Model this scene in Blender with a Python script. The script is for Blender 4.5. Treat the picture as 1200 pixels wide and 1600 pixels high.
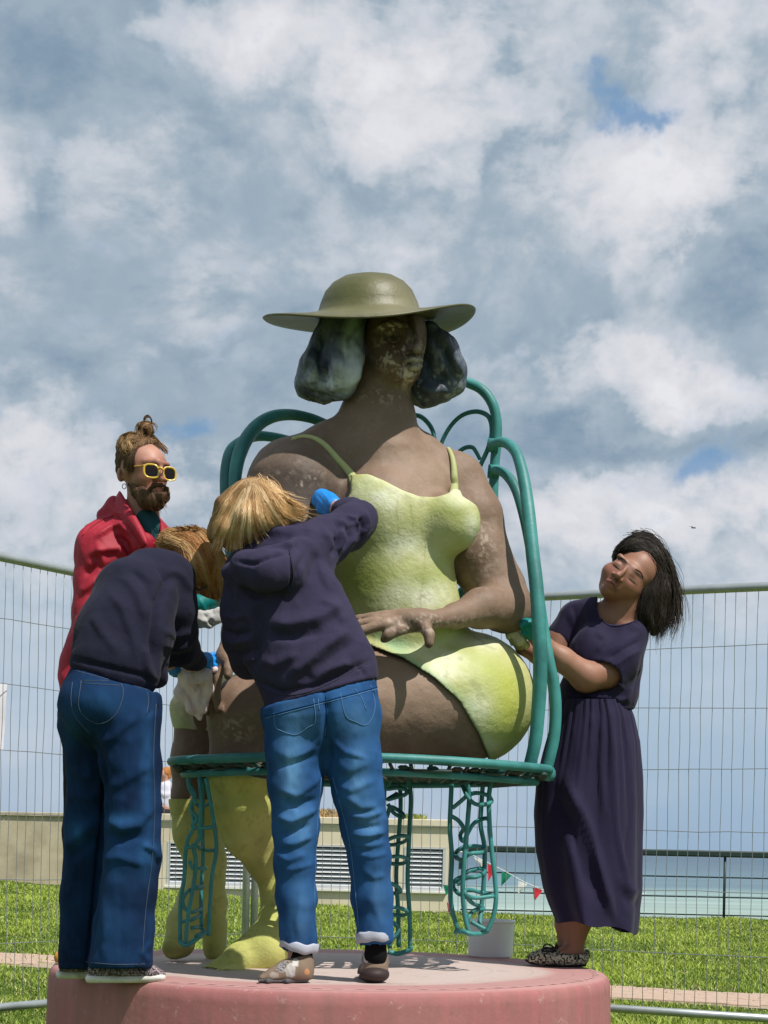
import bpy, math, random
import numpy as np
from mathutils import Matrix, Vector
from mathutils.bvhtree import BVHTree

scene = bpy.context.scene
for _o in list(bpy.data.objects):
    bpy.data.objects.remove(_o)
rng = np.random.default_rng(7)
random.seed(7)
PI = math.pi

# ---------------------------------------------------------------- camera
FPX = 2558.0            # focal length in photo pixels (photo 1200 x 1600)
HC = 0.95               # camera height above the lawn
ROLL = 0.022
HX, HY = 600.0, 1325.0  # principal point in the photo
cam_d = bpy.data.cameras.new("camera")
cam = bpy.data.objects.new("camera", cam_d)
scene.collection.objects.link(cam)
scene.camera = cam
cam_d.sensor_fit = 'HORIZONTAL'
cam_d.sensor_width = 36.0
cam_d.lens = FPX / 1200.0 * 36.0
cam_d.shift_x = 0.0
cam_d.shift_y = (HY - 800.0) / 1200.0
cam_d.clip_start = 0.05
cam_d.clip_end = 9000.0
cam.matrix_world = Matrix.Translation((0, 0, HC)) @ Matrix.Rotation(PI / 2, 4, 'X') @ Matrix.Rotation(ROLL, 4, 'Z')

# ---------------------------------------------------------------- exposure
scene.view_settings.view_transform = 'Standard'
try:
    scene.view_settings.look = 'None'
except Exception:
    pass
scene.view_settings.gamma = 1.0
scene.view_settings.use_curve_mapping = False
scene.view_settings.exposure = 0.0

SUN_AZ = math.radians(47)     # to the right of straight back at the camera
SUN_EL = math.radians(58)
sun_vec = Vector((math.sin(SUN_AZ) * math.cos(SUN_EL), -math.cos(SUN_AZ) * math.cos(SUN_EL), math.sin(SUN_EL)))
sun_d = bpy.data.lights.new("sun", 'SUN')
sun_d.energy = 5.0
sun_d.angle = math.radians(0.5)
sun_d.color = (1.0, 0.955, 0.88)
sun_o = bpy.data.objects.new("sun", sun_d)
scene.collection.objects.link(sun_o)
sun_o.rotation_euler = (-sun_vec).to_track_quat('-Z', 'Y').to_euler()
sun_o.location = (6, -8, 12)


def lin(r, g, b):
    def f(c):
        c /= 255.0
        return c / 12.92 if c <= 0.04045 else ((c + 0.055) / 1.055) ** 2.4
    return (f(r), f(g), f(b))


class NT:
    """small node-tree helper"""
    def __init__(self, nt):
        self.nt = nt
        nt.nodes.clear()

    def n(self, typ, inputs=None, **props):
        nd = self.nt.nodes.new(typ)
        for k, v in props.items():
            setattr(nd, k, v)
        if inputs:
            for k, v in inputs.items():
                self.put(nd.inputs[k], v)
        return nd

    def put(self, sock, v):
        if isinstance(v, bpy.types.NodeSocket):
            self.nt.links.new(v, sock)
        elif hasattr(v, 'outputs'):
            self.nt.links.new(v.outputs[0], sock)
        else:
            if sock.type == 'RGBA' and hasattr(v, '__len__') and len(v) == 3:
                v = (*v, 1.0)
            sock.default_value = v

    def math(self, op, a, b=0.0, c=0.0, clamp=False):
        nd = self.nt.nodes.new('ShaderNodeMath')
        nd.operation = op
        nd.use_clamp = clamp
        self.put(nd.inputs[0], a)
        self.put(nd.inputs[1], b)
        if op in ('MULTIPLY_ADD', 'SMOOTH_MIN', 'SMOOTH_MAX', 'WRAP'):
            self.put(nd.inputs[2], c)
        return nd.outputs[0]

    def mix(self, fac, a, b, typ='MIX'):
        nd = self.nt.nodes.new('ShaderNodeMix')
        nd.data_type = 'RGBA'
        nd.blend_type = typ
        self.put(nd.inputs[0], fac)
        self.put(nd.inputs[6], a)
        self.put(nd.inputs[7], b)
        return nd.outputs[2]

    def ramp(self, fac, stops, interp='LINEAR'):
        nd = self.nt.nodes.new('ShaderNodeValToRGB')
        self.put(nd.inputs[0], fac)
        cr = nd.color_ramp
        cr.interpolation = interp
        while len(cr.elements) < len(stops):
            cr.elements.new(0.5)
        for e, (p, c) in zip(cr.elements, stops):
            e.position = p
            if not hasattr(c, '__len__'):
                c = (c, c, c)
            e.color = (*c[:3], 1.0)
        return nd.outputs[0]

    def noise(self, vec, scale, detail=4, rough=0.5, dist=0.0):
        nd = self.nt.nodes.new('ShaderNodeTexNoise')
        self.put(nd.inputs['Vector'], vec)
        nd.inputs['Scale'].default_value = scale
        nd.inputs['Detail'].default_value = detail
        nd.inputs['Roughness'].default_value = rough
        nd.inputs['Distortion'].default_value = dist
        return nd.outputs[0]


# ---------------------------------------------------------------- sky
def dir_of(x, y):
    u, v = x - HX, HY - y
    c, s = math.cos(ROLL), math.sin(ROLL)
    u0, v0 = u * c - v * s, u * s + v * c
    d = Vector((u0 / FPX, 1.0, v0 / FPX))
    return d.normalized()


world = bpy.data.worlds.new("World")
scene.world = world
world.use_nodes = True
W = NT(world.node_tree)
tc = W.n('ShaderNodeTexCoord')
gdir = tc.outputs['Generated']
nish = W.n('ShaderNodeTexSky')
nish.sky_type = 'NISHITA'
nish.sun_disc = False
nish.sun_elevation = SUN_EL
nish.sun_rotation = math.atan2(sun_vec.x, sun_vec.y)
nish.air_density = 1.0
nish.dust_density = 0.6
sky_lin = W.n('ShaderNodeVectorMath', {0: nish.outputs[0], 'Scale': 0.082}, operation='SCALE')
# cloud field: stretched noise of the view direction
mp = W.n('ShaderNodeMapping', {'Vector': gdir, 'Scale': (1.0, 1.0, 1.45)})
warp = W.n('ShaderNodeTexNoise', {'Vector': mp.outputs[0], 'Scale': 4.0, 'Detail': 2.0})
wv = W.n('ShaderNodeVectorMath', {0: warp.outputs[1], 1: (0.5, 0.5, 0.5)}, operation='SUBTRACT')
wv = W.n('ShaderNodeVectorMath', {0: wv.outputs[0], 'Scale': 0.10}, operation='SCALE')
cv = W.n('ShaderNodeVectorMath', {0: mp.outputs[0], 1: wv.outputs[0]}, operation='ADD').outputs[0]
n1 = W.noise(cv, 6.5, 6, 0.55)
n2 = W.noise(cv, 17.0, 5, 0.6)
n3 = W.noise(cv, 45.0, 4, 0.6)


def blob(x, y, rx, ry, amp):
    d = dir_of(x, y)
    a = W.n('ShaderNodeVectorMath', {0: cv0, 1: tuple(d)}, operation='SUBTRACT').outputs[0]
    b = W.n('ShaderNodeVectorMath', {0: a, 1: (FPX / rx, 0.6 * FPX / max(rx, ry), FPX / ry)}, operation='MULTIPLY').outputs[0]
    q = W.n('ShaderNodeVectorMath', {0: b, 1: b}, operation='DOT_PRODUCT').outputs['Value']
    e = W.math('EXPONENT', W.math('MULTIPLY', q, -1.0))
    return W.math('MULTIPLY', e, amp)


# direction warped a little so the placed cloud masses have ragged rims
w2 = W.n('ShaderNodeTexNoise', {'Vector': gdir, 'Scale': 14.0, 'Detail': 5.0, 'Roughness': 0.6})
w2 = W.n('ShaderNodeVectorMath', {0: w2.outputs[1], 1: (0.5, 0.5, 0.5)}, operation='SUBTRACT').outputs[0]
w2 = W.n('ShaderNodeVectorMath', {0: w2, 'Scale': 0.085}, operation='SCALE').outputs[0]
cv0 = W.n('ShaderNodeVectorMath', {0: gdir, 1: w2}, operation='ADD').outputs[0]

light_blobs = [  # x, y, rx, ry, amount : + bright cloud, - grey-blue cloud
    (380, 30, 330, 90, .22), (560, 90, 200, 70, .16), (90, 255, 170, 80, .26), (720, 200, 180, 100, .24),
    (1010, 265, 110, 90, .50), (1120, 40, 120, 110, .26), (1060, 330, 110, 80, .22), (980, 560, 130, 80, .44),
    (1130, 620, 110, 50, .32), (275, 575, 60, 45, .24), (420, 470, 110, 60, .08), (60, 720, 120, 80, .34),
    (290, 760, 90, 60, .30), (940, 800, 130, 60, .40), (1140, 830, 100, 50, .36), (60, 840, 140, 50, .20),
    (560, 330, 160, 60, .07),
    (80, 120, 130, 100, -.20), (330, 160, 260, 60, -.20), (430, 340, 260, 50, -.18), (130, 430, 150, 60, -.10),
    (150, 590, 200, 50, -.16), (480, 570, 200, 90, -.16), (1160, 470, 90, 90, -.34), (870, 420, 120, 60, -.10),
    (880, 705, 180, 36, -.32), (1100, 715, 160, 28, -.28), (930, 110, 60, 60, -.10), (700, 640, 150, 70, -.10),
]
acc = W.math('MULTIPLY', W.math('SUBTRACT', n1, 0.5), 0.6)
acc = W.math('ADD', acc, W.math('MULTIPLY', W.math('SUBTRACT', n2, 0.5), 0.72))
acc = W.math('ADD', acc, W.math('MULTIPLY', W.math('SUBTRACT', n3, 0.5), 0.30))
for bl in light_blobs:
    acc = W.math('ADD', acc, blob(*bl))
vo = W.n('ShaderNodeTexVoronoi', {'Vector': cv0, 'Scale': 17.0, 'Detail': 2.0, 'Roughness': 0.5}, feature='F1')
puff = W.math('SUBTRACT', 0.54, vo.outputs['Distance'])
bright = W.ramp(W.math('ADD', acc, 0.5), [(0.38, 0.12), (0.62, 1.0)])
acc = W.math('ADD', acc, W.math('MULTIPLY', W.math('MULTIPLY', puff, bright), 0.42))
acc = W.math('ADD', acc, W.math('MULTIPLY', W.math('SUBTRACT', n3, 0.5), W.math('MULTIPLY', bright, 0.25)))
shade = W.math('ADD', acc, 0.56, clamp=True)
cloud_col = W.ramp(shade, [(0.0, lin(116, 140, 162)), (0.24, lin(134, 156, 176)), (0.42, lin(158, 175, 190)),
                           (0.56, lin(190, 199, 209)), (0.74, lin(214, 216, 223)), (1.0, lin(232, 232, 236))])
# gaps of blue
hole_blobs = [(930, 158, 52, 24, .85), (895, 125, 34, 22, .5), (990, 172, 44, 14, .6), (292, 678, 45, 24, .75), (1105, 755, 55, 24, .8), (10, 640, 34, 22, .5),
              (1020, 780, 60, 20, .3)]
h = W.math('ADD', W.math('MULTIPLY', W.math('SUBTRACT', n2, 0.5), 1.5), W.math('MULTIPLY', W.math('SUBTRACT', n3, 0.5), 1.0))
for bl in hole_blobs:
    h = W.math('ADD', h, blob(*bl))
hole = W.ramp(h, [(0.05, 0.0), (1.0, 0.85)], 'EASE')
blue = W.mix(0.8, sky_lin.outputs[0], lin(112, 156, 200))
col = W.mix(hole, cloud_col, blue)
# thin pale blue air towards the horizon
sep = W.n('ShaderNodeSeparateXYZ', {0: gdir})
low = W.ramp(sep.outputs[2], [(0.0, 1.0), (0.10, 0.92), (0.185, 0.0)], 'EASE')
hz = W.ramp(sep.outputs[2], [(0.0, lin(152, 178, 204)), (0.06, lin(168, 191, 212)), (0.15, lin(186, 205, 222))])
hz = W.mix(W.ramp(n1, [(0.42, 0.0), (0.68, 0.55)]), hz, lin(204, 211, 222))
col = W.mix(W.math('MULTIPLY', low, 0.93), col, hz)
bg = W.n('ShaderNodeBackground', {'Color': col, 'Strength': 1.0})
wo = W.n('ShaderNodeOutputWorld', {0: bg})
world.cycles_visibility.camera = True


# ---------------------------------------------------------------- pixel <-> world
CR, SR = math.cos(ROLL), math.sin(ROLL)


def P(x, y, D):
    """point of the place seen at photo pixel x,y and standing D metres away"""
    u, v = x - HX, HY - y
    u0, v0 = u * CR - v * SR, u * SR + v * CR
    return np.array((u0 / FPX * D, D, HC + v0 / FPX * D), dtype=np.float64)


def PX(v):
    """photo pixels of world points (N,3)"""
    Y = np.maximum(v[:, 1], 0.1)
    u0 = FPX * v[:, 0] / Y
    v0 = FPX * (v[:, 2] - HC) / Y
    return np.stack([HX + u0 * CR + v0 * SR, HY - (-u0 * SR + v0 * CR)], 1)


# ---------------------------------------------------------------- numpy noise
_perm = np.random.default_rng(3).random((64, 64, 64)).astype(np.float32)


def vnoise(p, scale, seed=0):
    q = p * scale + seed * 17.31
    i = np.floor(q).astype(int)
    f = q - i
    f = f * f * (3 - 2 * f)
    r = 0
    for dx in (0, 1):
        for dy in (0, 1):
            for dz in (0, 1):
                w = (f[:, 0] if dx else 1 - f[:, 0]) * (f[:, 1] if dy else 1 - f[:, 1]) * (f[:, 2] if dz else 1 - f[:, 2])
                r = r + w * _perm[(i[:, 0] + dx) % 64, (i[:, 1] + dy) % 64, (i[:, 2] + dz) % 64]
    return r - 0.5


def fbm(p, scale, octv=3, seed=0):
    r, a = 0, 1.0
    for k in range(octv):
        r = r + a * vnoise(p, scale * 2 ** k, seed + k)
        a *= 0.5
    return r


# ---------------------------------------------------------------- implicit surfaces
class Field:
    def __init__(self, lo, hi, vox):
        self.lo = np.array(lo, float)
        self.vox = vox
        self.n = np.ceil((np.array(hi, float) - self.lo) / vox).astype(int) + 1
        self.f = np.full(self.n, 0.5, dtype=np.float32)

    def copy(self):
        o = Field.__new__(Field)
        o.lo, o.vox, o.n, o.f = self.lo, self.vox, self.n, self.f.copy()
        return o

    def _sub(self, lo, hi):
        a = np.clip(np.floor((lo - self.lo) / self.vox).astype(int), 0, self.n - 1)
        b = np.clip(np.ceil((hi - self.lo) / self.vox).astype(int) + 1, 1, self.n)
        if np.any(b <= a):
            return None
        sl = tuple(slice(a[i], b[i]) for i in range(3))
        ax = [(self.lo[i] + self.vox * np.arange(a[i], b[i])).astype(np.float32) for i in range(3)]
        return sl, ax[0][:, None, None], ax[1][None, :, None], ax[2][None, None, :]

    def _put(self, sl, d, k, mode):
        g = self.f[sl]
        if mode == 'add':
            if k > 0:
                h = np.maximum(k - np.abs(g - d), 0) / k
                self.f[sl] = np.minimum(g, d) - h * h * k * 0.25
            else:
                self.f[sl] = np.minimum(g, d)
        elif mode == 'cut':
            d = -d
            h = np.maximum(k - np.abs(g - d), 0) / max(k, 1e-6)
            self.f[sl] = np.maximum(g, d) + h * h * k * 0.25

    def cone(self, a, b, ra, rb, k=0.02, ky=1.0, mode='add'):
        a = np.array(a, np.float32); b = np.array(b, np.float32)
        m = k + 0.035
        R = max(ra, rb)
        ext = np.array((R, R * max(ky, 1.0), R)) + m
        s = self._sub(np.minimum(a, b) - ext, np.maximum(a, b) + ext)
        if s is None:
            return self
        sl, X, Y, Z = s
        ab = b - a
        L2 = float(ab @ ab) + 1e-9
        t = np.clip(((X - a[0]) * ab[0] + (Y - a[1]) * ab[1] + (Z - a[2]) * ab[2]) / L2, 0, 1)
        dx = X - a[0] - t * ab[0]
        dy = (Y - a[1] - t * ab[1]) / ky
        dz = Z - a[2] - t * ab[2]
        d = np.sqrt(dx * dx + dy * dy + dz * dz) - (ra + (rb - ra) * t)
        if ky < 1:
            d = d * (0.4 + 0.6 * ky)
        self._put(sl, d.astype(np.float32), k, mode)
        return self

    def ell(self, c, r, k=0.02, rot=None, mode='add'):
        c = np.array(c, np.float32); r = np.array(r, np.float32)
        m = k + 0.035
        R = float(r.max()) if rot is not None else r
        s = self._sub(c - R - m, c + R + m)
        if s is None:
            return self
        sl, X, Y, Z = s
        x, y, z = X - c[0], Y - c[1], Z - c[2]
        if rot is not None:
            M = np.array(rot, np.float32)  # rows: local axes in world
            x, y, z = (M[0, 0] * x + M[0, 1] * y + M[0, 2] * z, M[1, 0] * x + M[1, 1] * y + M[1, 2] * z,
                       M[2, 0] * x + M[2, 1] * y + M[2, 2] * z)
        k0 = np.sqrt((x / r[0]) ** 2 + (y / r[1]) ** 2 + (z / r[2]) ** 2)
        k1 = np.sqrt((x / r[0] ** 2) ** 2 + (y / r[1] ** 2) ** 2 + (z / r[2] ** 2) ** 2) + 1e-6
        self._put(sl, (k0 * (k0 - 1) / k1).astype(np.float32), k, mode)
        return self

    def px(self):
        """pixel coordinates and depth of every grid point (float32)"""
        sl, X, Y, Z = self._sub(self.lo, self.lo + self.vox * (self.n - 1))
        u0 = FPX * X / Y
        v0 = FPX * (Z - HC) / Y
        return HX + u0 * CR + v0 * SR, HY + u0 * SR - v0 * CR, Y + 0 * X + 0 * Z

    def clip(self, d):
        self.f = np.maximum(self.f, d.astype(np.float32))
        return self

    def mesh(self, smooth=1):
        return surface_nets(self.f, self.lo, self.vox, smooth)


def poly_sdf(px, py, poly, band=None):
    """signed distance (pixels) to a polygon, negative inside"""
    poly = np.array(poly, np.float32)
    shp = np.broadcast(px, py).shape
    d2 = np.full(shp, 1e12, np.float32)
    ins = np.zeros(shp, bool)
    n = len(poly)
    for i in range(n):
        ax_, ay_ = poly[i]
        bx_, by_ = poly[(i + 1) % n]
        ex, ey = bx_ - ax_, by_ - ay_
        t = np.clip(((px - ax_) * ex + (py - ay_) * ey) / (ex * ex + ey * ey + 1e-9), 0, 1)
        d2 = np.minimum(d2, (px - ax_ - t * ex) ** 2 + (py - ay_ - t * ey) ** 2)
        if ay_ != by_:
            c = ((ay_ > py) != (by_ > py)) & (px < ex * (py - ay_) / (by_ - ay_) + ax_)
            ins ^= c
    d = np.sqrt(d2)
    return np.where(ins, -d, d)


def surface_nets(f, lo, vox, smooth=1):
    s = f < 0
    nx, ny, nz = f.shape
    cnt = np.zeros((nx - 1, ny - 1, nz - 1), np.int8)
    offs = [(i, j, k) for i in (0, 1) for j in (0, 1) for k in (0, 1)]
    for i, j, k in offs:
        cnt += s[i:nx - 1 + i, j:ny - 1 + j, k:nz - 1 + k]
    mixed = (cnt > 0) & (cnt < 8)
    idx = np.argwhere(mixed)
    ids = np.full(cnt.shape, -1, np.int32)
    ids[mixed] = np.arange(len(idx))
    val = {o: f[idx[:, 0] + o[0], idx[:, 1] + o[1], idx[:, 2] + o[2]] for o in offs}
    acc = np.zeros((len(idx), 3)); num = np.zeros(len(idx))
    for a in offs:
        for ax in range(3):
            if a[ax] == 0:
                b = list(a); b[ax] = 1; b = tuple(b)
                va, vb = val[a], val[b]
                c = (va < 0) != (vb < 0)
                t = np.where(c, va / np.where(c, va - vb, 1), 0)
                p = np.array(a, float)[None, :].repeat(len(idx), 0)
                p[:, ax] = t
                acc[c] += p[c]; num[c] += 1
    verts = lo + vox * (idx + acc / np.maximum(num, 1)[:, None])
    faces = []
    for ax in range(3):
        a = [slice(1, -1)] * 3; b = [slice(1, -1)] * 3
        a[ax] = slice(0, -1); b[ax] = slice(1, None)
        sa, sb = s[tuple(a)], s[tuple(b)]
        e = np.argwhere(sa != sb)
        inside_first = sa[e[:, 0], e[:, 1], e[:, 2]]
        g = e.copy()
        o1, o2 = [(1, 2), (2, 0), (0, 1)][ax]
        g[:, o1] += 1; g[:, o2] += 1
        def cell(d1, d2):
            q = g.copy(); q[:, o1] += d1; q[:, o2] += d2
            return ids[q[:, 0], q[:, 1], q[:, 2]]
        quad = np.stack([cell(-1, -1), cell(0, -1), cell(0, 0), cell(-1, 0)], 1)
        quad[~inside_first] = quad[~inside_first][:, ::-1]
        faces.append(quad)
    faces = np.concatenate(faces)
    faces = faces[(faces >= 0).all(1)]
    for _ in range(smooth):
        e = np.concatenate([faces[:, [0, 1]], faces[:, [1, 2]], faces[:, [2, 3]], faces[:, [3, 0]]])
        n = len(verts)
        w = np.bincount(e[:, 0], minlength=n) + np.bincount(e[:, 1], minlength=n)
        av = np.stack([np.bincount(e[:, 0], verts[e[:, 1], c], n) + np.bincount(e[:, 1], verts[e[:, 0], c], n) for c in range(3)], 1)
        verts = np.where(w[:, None] > 0, verts * 0.4 + 0.6 * av / np.maximum(w, 1)[:, None], verts)
    return verts, faces


def vnormals(verts, faces):
    p = verts[faces]
    n = np.cross(p[:, 2] - p[:, 0], p[:, 3] - p[:, 1]) if faces.shape[1] == 4 else np.cross(p[:, 1] - p[:, 0], p[:, 2] - p[:, 0])
    out = np.zeros_like(verts)
    for c in range(3):
        for k in range(faces.shape[1]):
            out[:, c] += np.bincount(faces[:, k], n[:, c], len(verts))
    return out / (np.linalg.norm(out, axis=1, keepdims=True) + 1e-12)


def seg_dist(q, pts):
    """distance from q (N,2) to the polyline and position along it 0..1"""
    pts = np.array(pts, float)
    L = np.concatenate([[0], np.cumsum(np.linalg.norm(np.diff(pts, axis=0), axis=1))])
    best = np.full(len(q), 1e9); tt = np.zeros(len(q)); side = np.zeros(len(q))
    for i in range(len(pts) - 1):
        a, e = pts[i], pts[i + 1] - pts[i]
        t = np.clip(((q - a) @ e) / (e @ e + 1e-9), 0, 1)
        dv = q - a - t[:, None] * e
        d = np.hypot(dv[:, 0], dv[:, 1])
        m = d < best
        best[m] = d[m]
        tt[m] = (L[i] + t[m] * (L[i + 1] - L[i])) / L[-1]
        side[m] = np.sign(e[0] * dv[m, 1] - e[1] * dv[m, 0])
    return best, tt, side


def folds(verts, faces, lines, front=True):
    """cloth folds: polylines in photo pixels (points, width px, height m) raised (+) or sunk (-)"""
    nrm = vnormals(verts, faces)
    q = PX(verts)
    w = np.clip(-nrm[:, 1] * 2.2 + 0.25, 0, 1) if front else 1.0
    disp = np.zeros(len(verts))
    for pts, wd, amp in lines:
        P0 = np.array(pts, float)
        lo, hi = P0.min(0) - 3 * wd, P0.max(0) + 3 * wd
        m = np.where((q[:, 0] > lo[0]) & (q[:, 0] < hi[0]) & (q[:, 1] > lo[1]) & (q[:, 1] < hi[1]))[0]
        if len(m) == 0:
            continue
        d, t, sd = seg_dist(q[m], pts)
        # asymmetric ridge: steep on one side
        x = d / wd * np.where(sd > 0, 1.35, 0.8)
        disp[m] += amp * np.exp(-x * x) * np.clip(np.minimum(t, 1 - t) * 5 + 0.15, 0, 1)
    return verts + nrm * (disp * w)[:, None]


def rough(verts, faces, scale, amp, octv=3, seed=0, stretch=(1, 1, 1)):
    nrm = vnormals(verts, faces)
    return verts + nrm * (fbm(verts * np.array(stretch), scale, octv, seed) * amp)[:, None]


def crinkle(verts, faces, scale, amp, seed=0, stretch=(1, 1, 1), power=3.0):
    """sharp irregular creases: narrow valleys where two noise fields cross zero"""
    nrm = vnormals(verts, faces)
    p = verts * np.array(stretch)
    w = p + .25 / scale * np.stack([vnoise(p, scale * .9, seed + 50), vnoise(p, scale * .9, seed + 51), vnoise(p, scale * .9, seed + 52)], 1)
    r = np.abs(vnoise(w, scale, seed)) * 2
    r2 = np.abs(vnoise(w, scale * 2.1, seed + 9)) * 2
    m = np.clip(.5 + 1.6 * vnoise(p, scale * .6, seed + 77), 0, 1)
    d = (np.exp(-(r * power) ** 2 * 1.2) - .25) * m + .35 * (np.exp(-(r2 * power) ** 2) - .25) * (1 - m)
    return verts + nrm * (d * amp)[:, None]


# ---------------------------------------------------------------- objects
def obj(name, vf, mat=None, parent=None, col=None, smooth=True, loc=None, mats=None, fmat=None, local=False):
    """link a mesh given in world coordinates as one object"""
    verts, faces = vf
    base = np.array(parent['base'][:] if parent is not None and 'base' in parent else (0, 0, 0), float)
    if loc is not None:
        base = np.array(loc, float) if not local else np.zeros(3)
    me = bpy.data.meshes.new(name)
    v = np.asarray(verts, np.float32) - base.astype(np.float32)
    if isinstance(faces, np.ndarray):
        k = faces.shape[1]
        me.vertices.add(len(v)); me.vertices.foreach_set('co', v.ravel())
        me.loops.add(faces.size); me.loops.foreach_set('vertex_index', faces.ravel().astype(np.int32))
        me.polygons.add(len(faces))
        me.polygons.foreach_set('loop_start', np.arange(0, faces.size, k, dtype=np.int32))
        me.polygons.foreach_set('loop_total', np.full(len(faces), k, np.int32))
        me.update(calc_edges=True)
        me.validate()
    else:
        me.from_pydata([tuple(map(float, p)) for p in v], [], faces)
        me.update()
    if smooth:
        me.polygons.foreach_set('use_smooth', np.ones(len(me.polygons), bool))
    if col is not None and len(col) == len(me.vertices):
        ca = me.color_attributes.new('Col', 'FLOAT_COLOR', 'POINT')
        c4 = np.ones((len(v), 4), np.float32); c4[:, :3] = col
        ca.data.foreach_set('color', c4.ravel())
    if mats:
        for m_ in mats:
            me.materials.append(m_)
        if fmat is not None:
            me.polygons.foreach_set('material_index', np.array(fmat, np.int32))
    elif mat:
        me.materials.append(mat)
    o = bpy.data.objects.new(name, me)
    scene.collection.objects.link(o)
    if loc is not None:
        o.location = loc
    if parent is not None:
        o.parent = parent
        root_base = parent['base'][:] if 'base' in parent else (0, 0, 0)
        if loc is None:
            o['base'] = tuple(root_base)
    return o


def tag(o, label=None, cat=None, group=None, kind=None):
    if label: o['label'] = label
    if cat: o['category'] = cat
    if group: o['group'] = group
    if kind: o['kind'] = kind
    return o


def thing(name, label, cat, loc, group=None):
    o = bpy.data.objects.new(name, None)
    o.empty_display_size = 0.1
    scene.collection.objects.link(o)
    o.location = tuple(float(c) for c in loc)
    o['base'] = tuple(float(c) for c in loc)
    return tag(o, label, cat, group)


def join(*parts):
    """merge vert/face lists"""
    V, F, n = [], [], 0
    for v, f in parts:
        v = np.asarray(v, float)
        V.append(v)
        for q in (f.tolist() if isinstance(f, np.ndarray) else f):
            F.append(tuple(int(i) + n for i in q))
        n += len(v)
    return np.concatenate(V), F


def catmull(pts, n=8, closed=False):
    pts = np.array(pts, float)
    if closed:
        ext = np.concatenate([pts[-1:], pts, pts[:2]])
    else:
        ext = np.concatenate([[2 * pts[0] - pts[1]], pts, [2 * pts[-1] - pts[-2]]])
    out = []
    for i in range(1, len(ext) - 2):
        p0, p1, p2, p3 = ext[i - 1:i + 3]
        for t in np.linspace(0, 1, n, endpoint=False):
            out.append(0.5 * (2 * p1 + (p2 - p0) * t + (2 * p0 - 5 * p1 + 4 * p2 - p3) * t * t + (3 * p1 - p0 - 3 * p2 + p3) * t ** 3))
    if not closed:
        out.append(pts[-1])
    return np.array(out)


def tube(pts, r, seg=10, closed=False, caps=True, sx=1.0, sy=1.0):
    """tube along a 3-D polyline; r scalar or per point"""
    pts = np.array(pts, float)
    n = len(pts)
    r = np.full(n, r, float) if np.isscalar(r) else np.interp(np.linspace(0, 1, n), np.linspace(0, 1, len(r)), r)
    T = np.roll(pts, -1, 0) - np.roll(pts, 1, 0) if closed else np.gradient(pts, axis=0)
    T /= np.linalg.norm(T, axis=1, keepdims=True) + 1e-12
    up = np.array((0.0, 0.0, 1.0)) if abs(T[0][2]) < 0.9 else np.array((1.0, 0, 0))
    N = np.cross(T[0], up); N /= np.linalg.norm(N)
    V = []
    a = np.linspace(0, 2 * PI, seg, endpoint=False)
    for i in range(n):
        N = N - T[i] * (N @ T[i]); N /= np.linalg.norm(N) + 1e-12
        B = np.cross(T[i], N)
        V.append(pts[i] + r[i] * (np.cos(a)[:, None] * N * sx + np.sin(a)[:, None] * B * sy))
    V = np.concatenate(V)
    F = []
    m = n if closed else n - 1
    for i in range(m):
        j = (i + 1) % n
        for k in range(seg):
            l = (k + 1) % seg
            F.append((i * seg + k, i * seg + l, j * seg + l, j * seg + k))
    if caps and not closed:
        F.append(tuple(range(seg))[::-1])
        F.append(tuple((n - 1) * seg + k for k in range(seg)))
    return V, F


def box(x0, x1, y0, y1, z0, z1, bev=0.0):
    if bev <= 0:
        V = [(x, y, z) for x in (x0, x1) for y in (y0, y1) for z in (z0, z1)]
        F = [(0, 1, 3, 2), (4, 6, 7, 5), (0, 4, 5, 1), (2, 3, 7, 6), (0, 2, 6, 4), (1, 5, 7, 3)]
        return np.array(V, float), F
    b = bev
    V, F = [], []
    for z, i in ((z0, b), (z0 + b, 0), (z1 - b, 0), (z1, b)):
        V += [(x0 + i, y0 + i, z), (x1 - i, y0 + i, z), (x1 - i, y1 - i, z), (x0 + i, y1 - i, z)]
    F.append((3, 2, 1, 0)); F.append((12, 13, 14, 15))
    for k in range(3):
        for j in range(4):
            l = (j + 1) % 4
            F.append((k * 4 + j, k * 4 + l, k * 4 + 4 + l, k * 4 + 4 + j))
    return np.array(V, float), F


def lathe(prof, seg=48, c=(0, 0, 0), closed_top=False, closed_bot=False):
    """profile of (r, z) turned about the vertical through c"""
    a = np.linspace(0, 2 * PI, seg, endpoint=False)
    V = []
    for r, z in prof:
        V += [(c[0] + r * math.cos(t), c[1] + r * math.sin(t), c[2] + z) for t in a]
    F = []
    for i in range(len(prof) - 1):
        for k in range(seg):
            l = (k + 1) % seg
            F.append((i * seg + k, i * seg + l, (i + 1) * seg + l, (i + 1) * seg + k))
    if closed_bot:
        F.append(tuple(range(seg))[::-1])
    if closed_top:
        F.append(tuple((len(prof) - 1) * seg + k for k in range(seg)))
    return np.array(V, float), F


# ---------------------------------------------------------------- materials
_mats = {}


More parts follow.
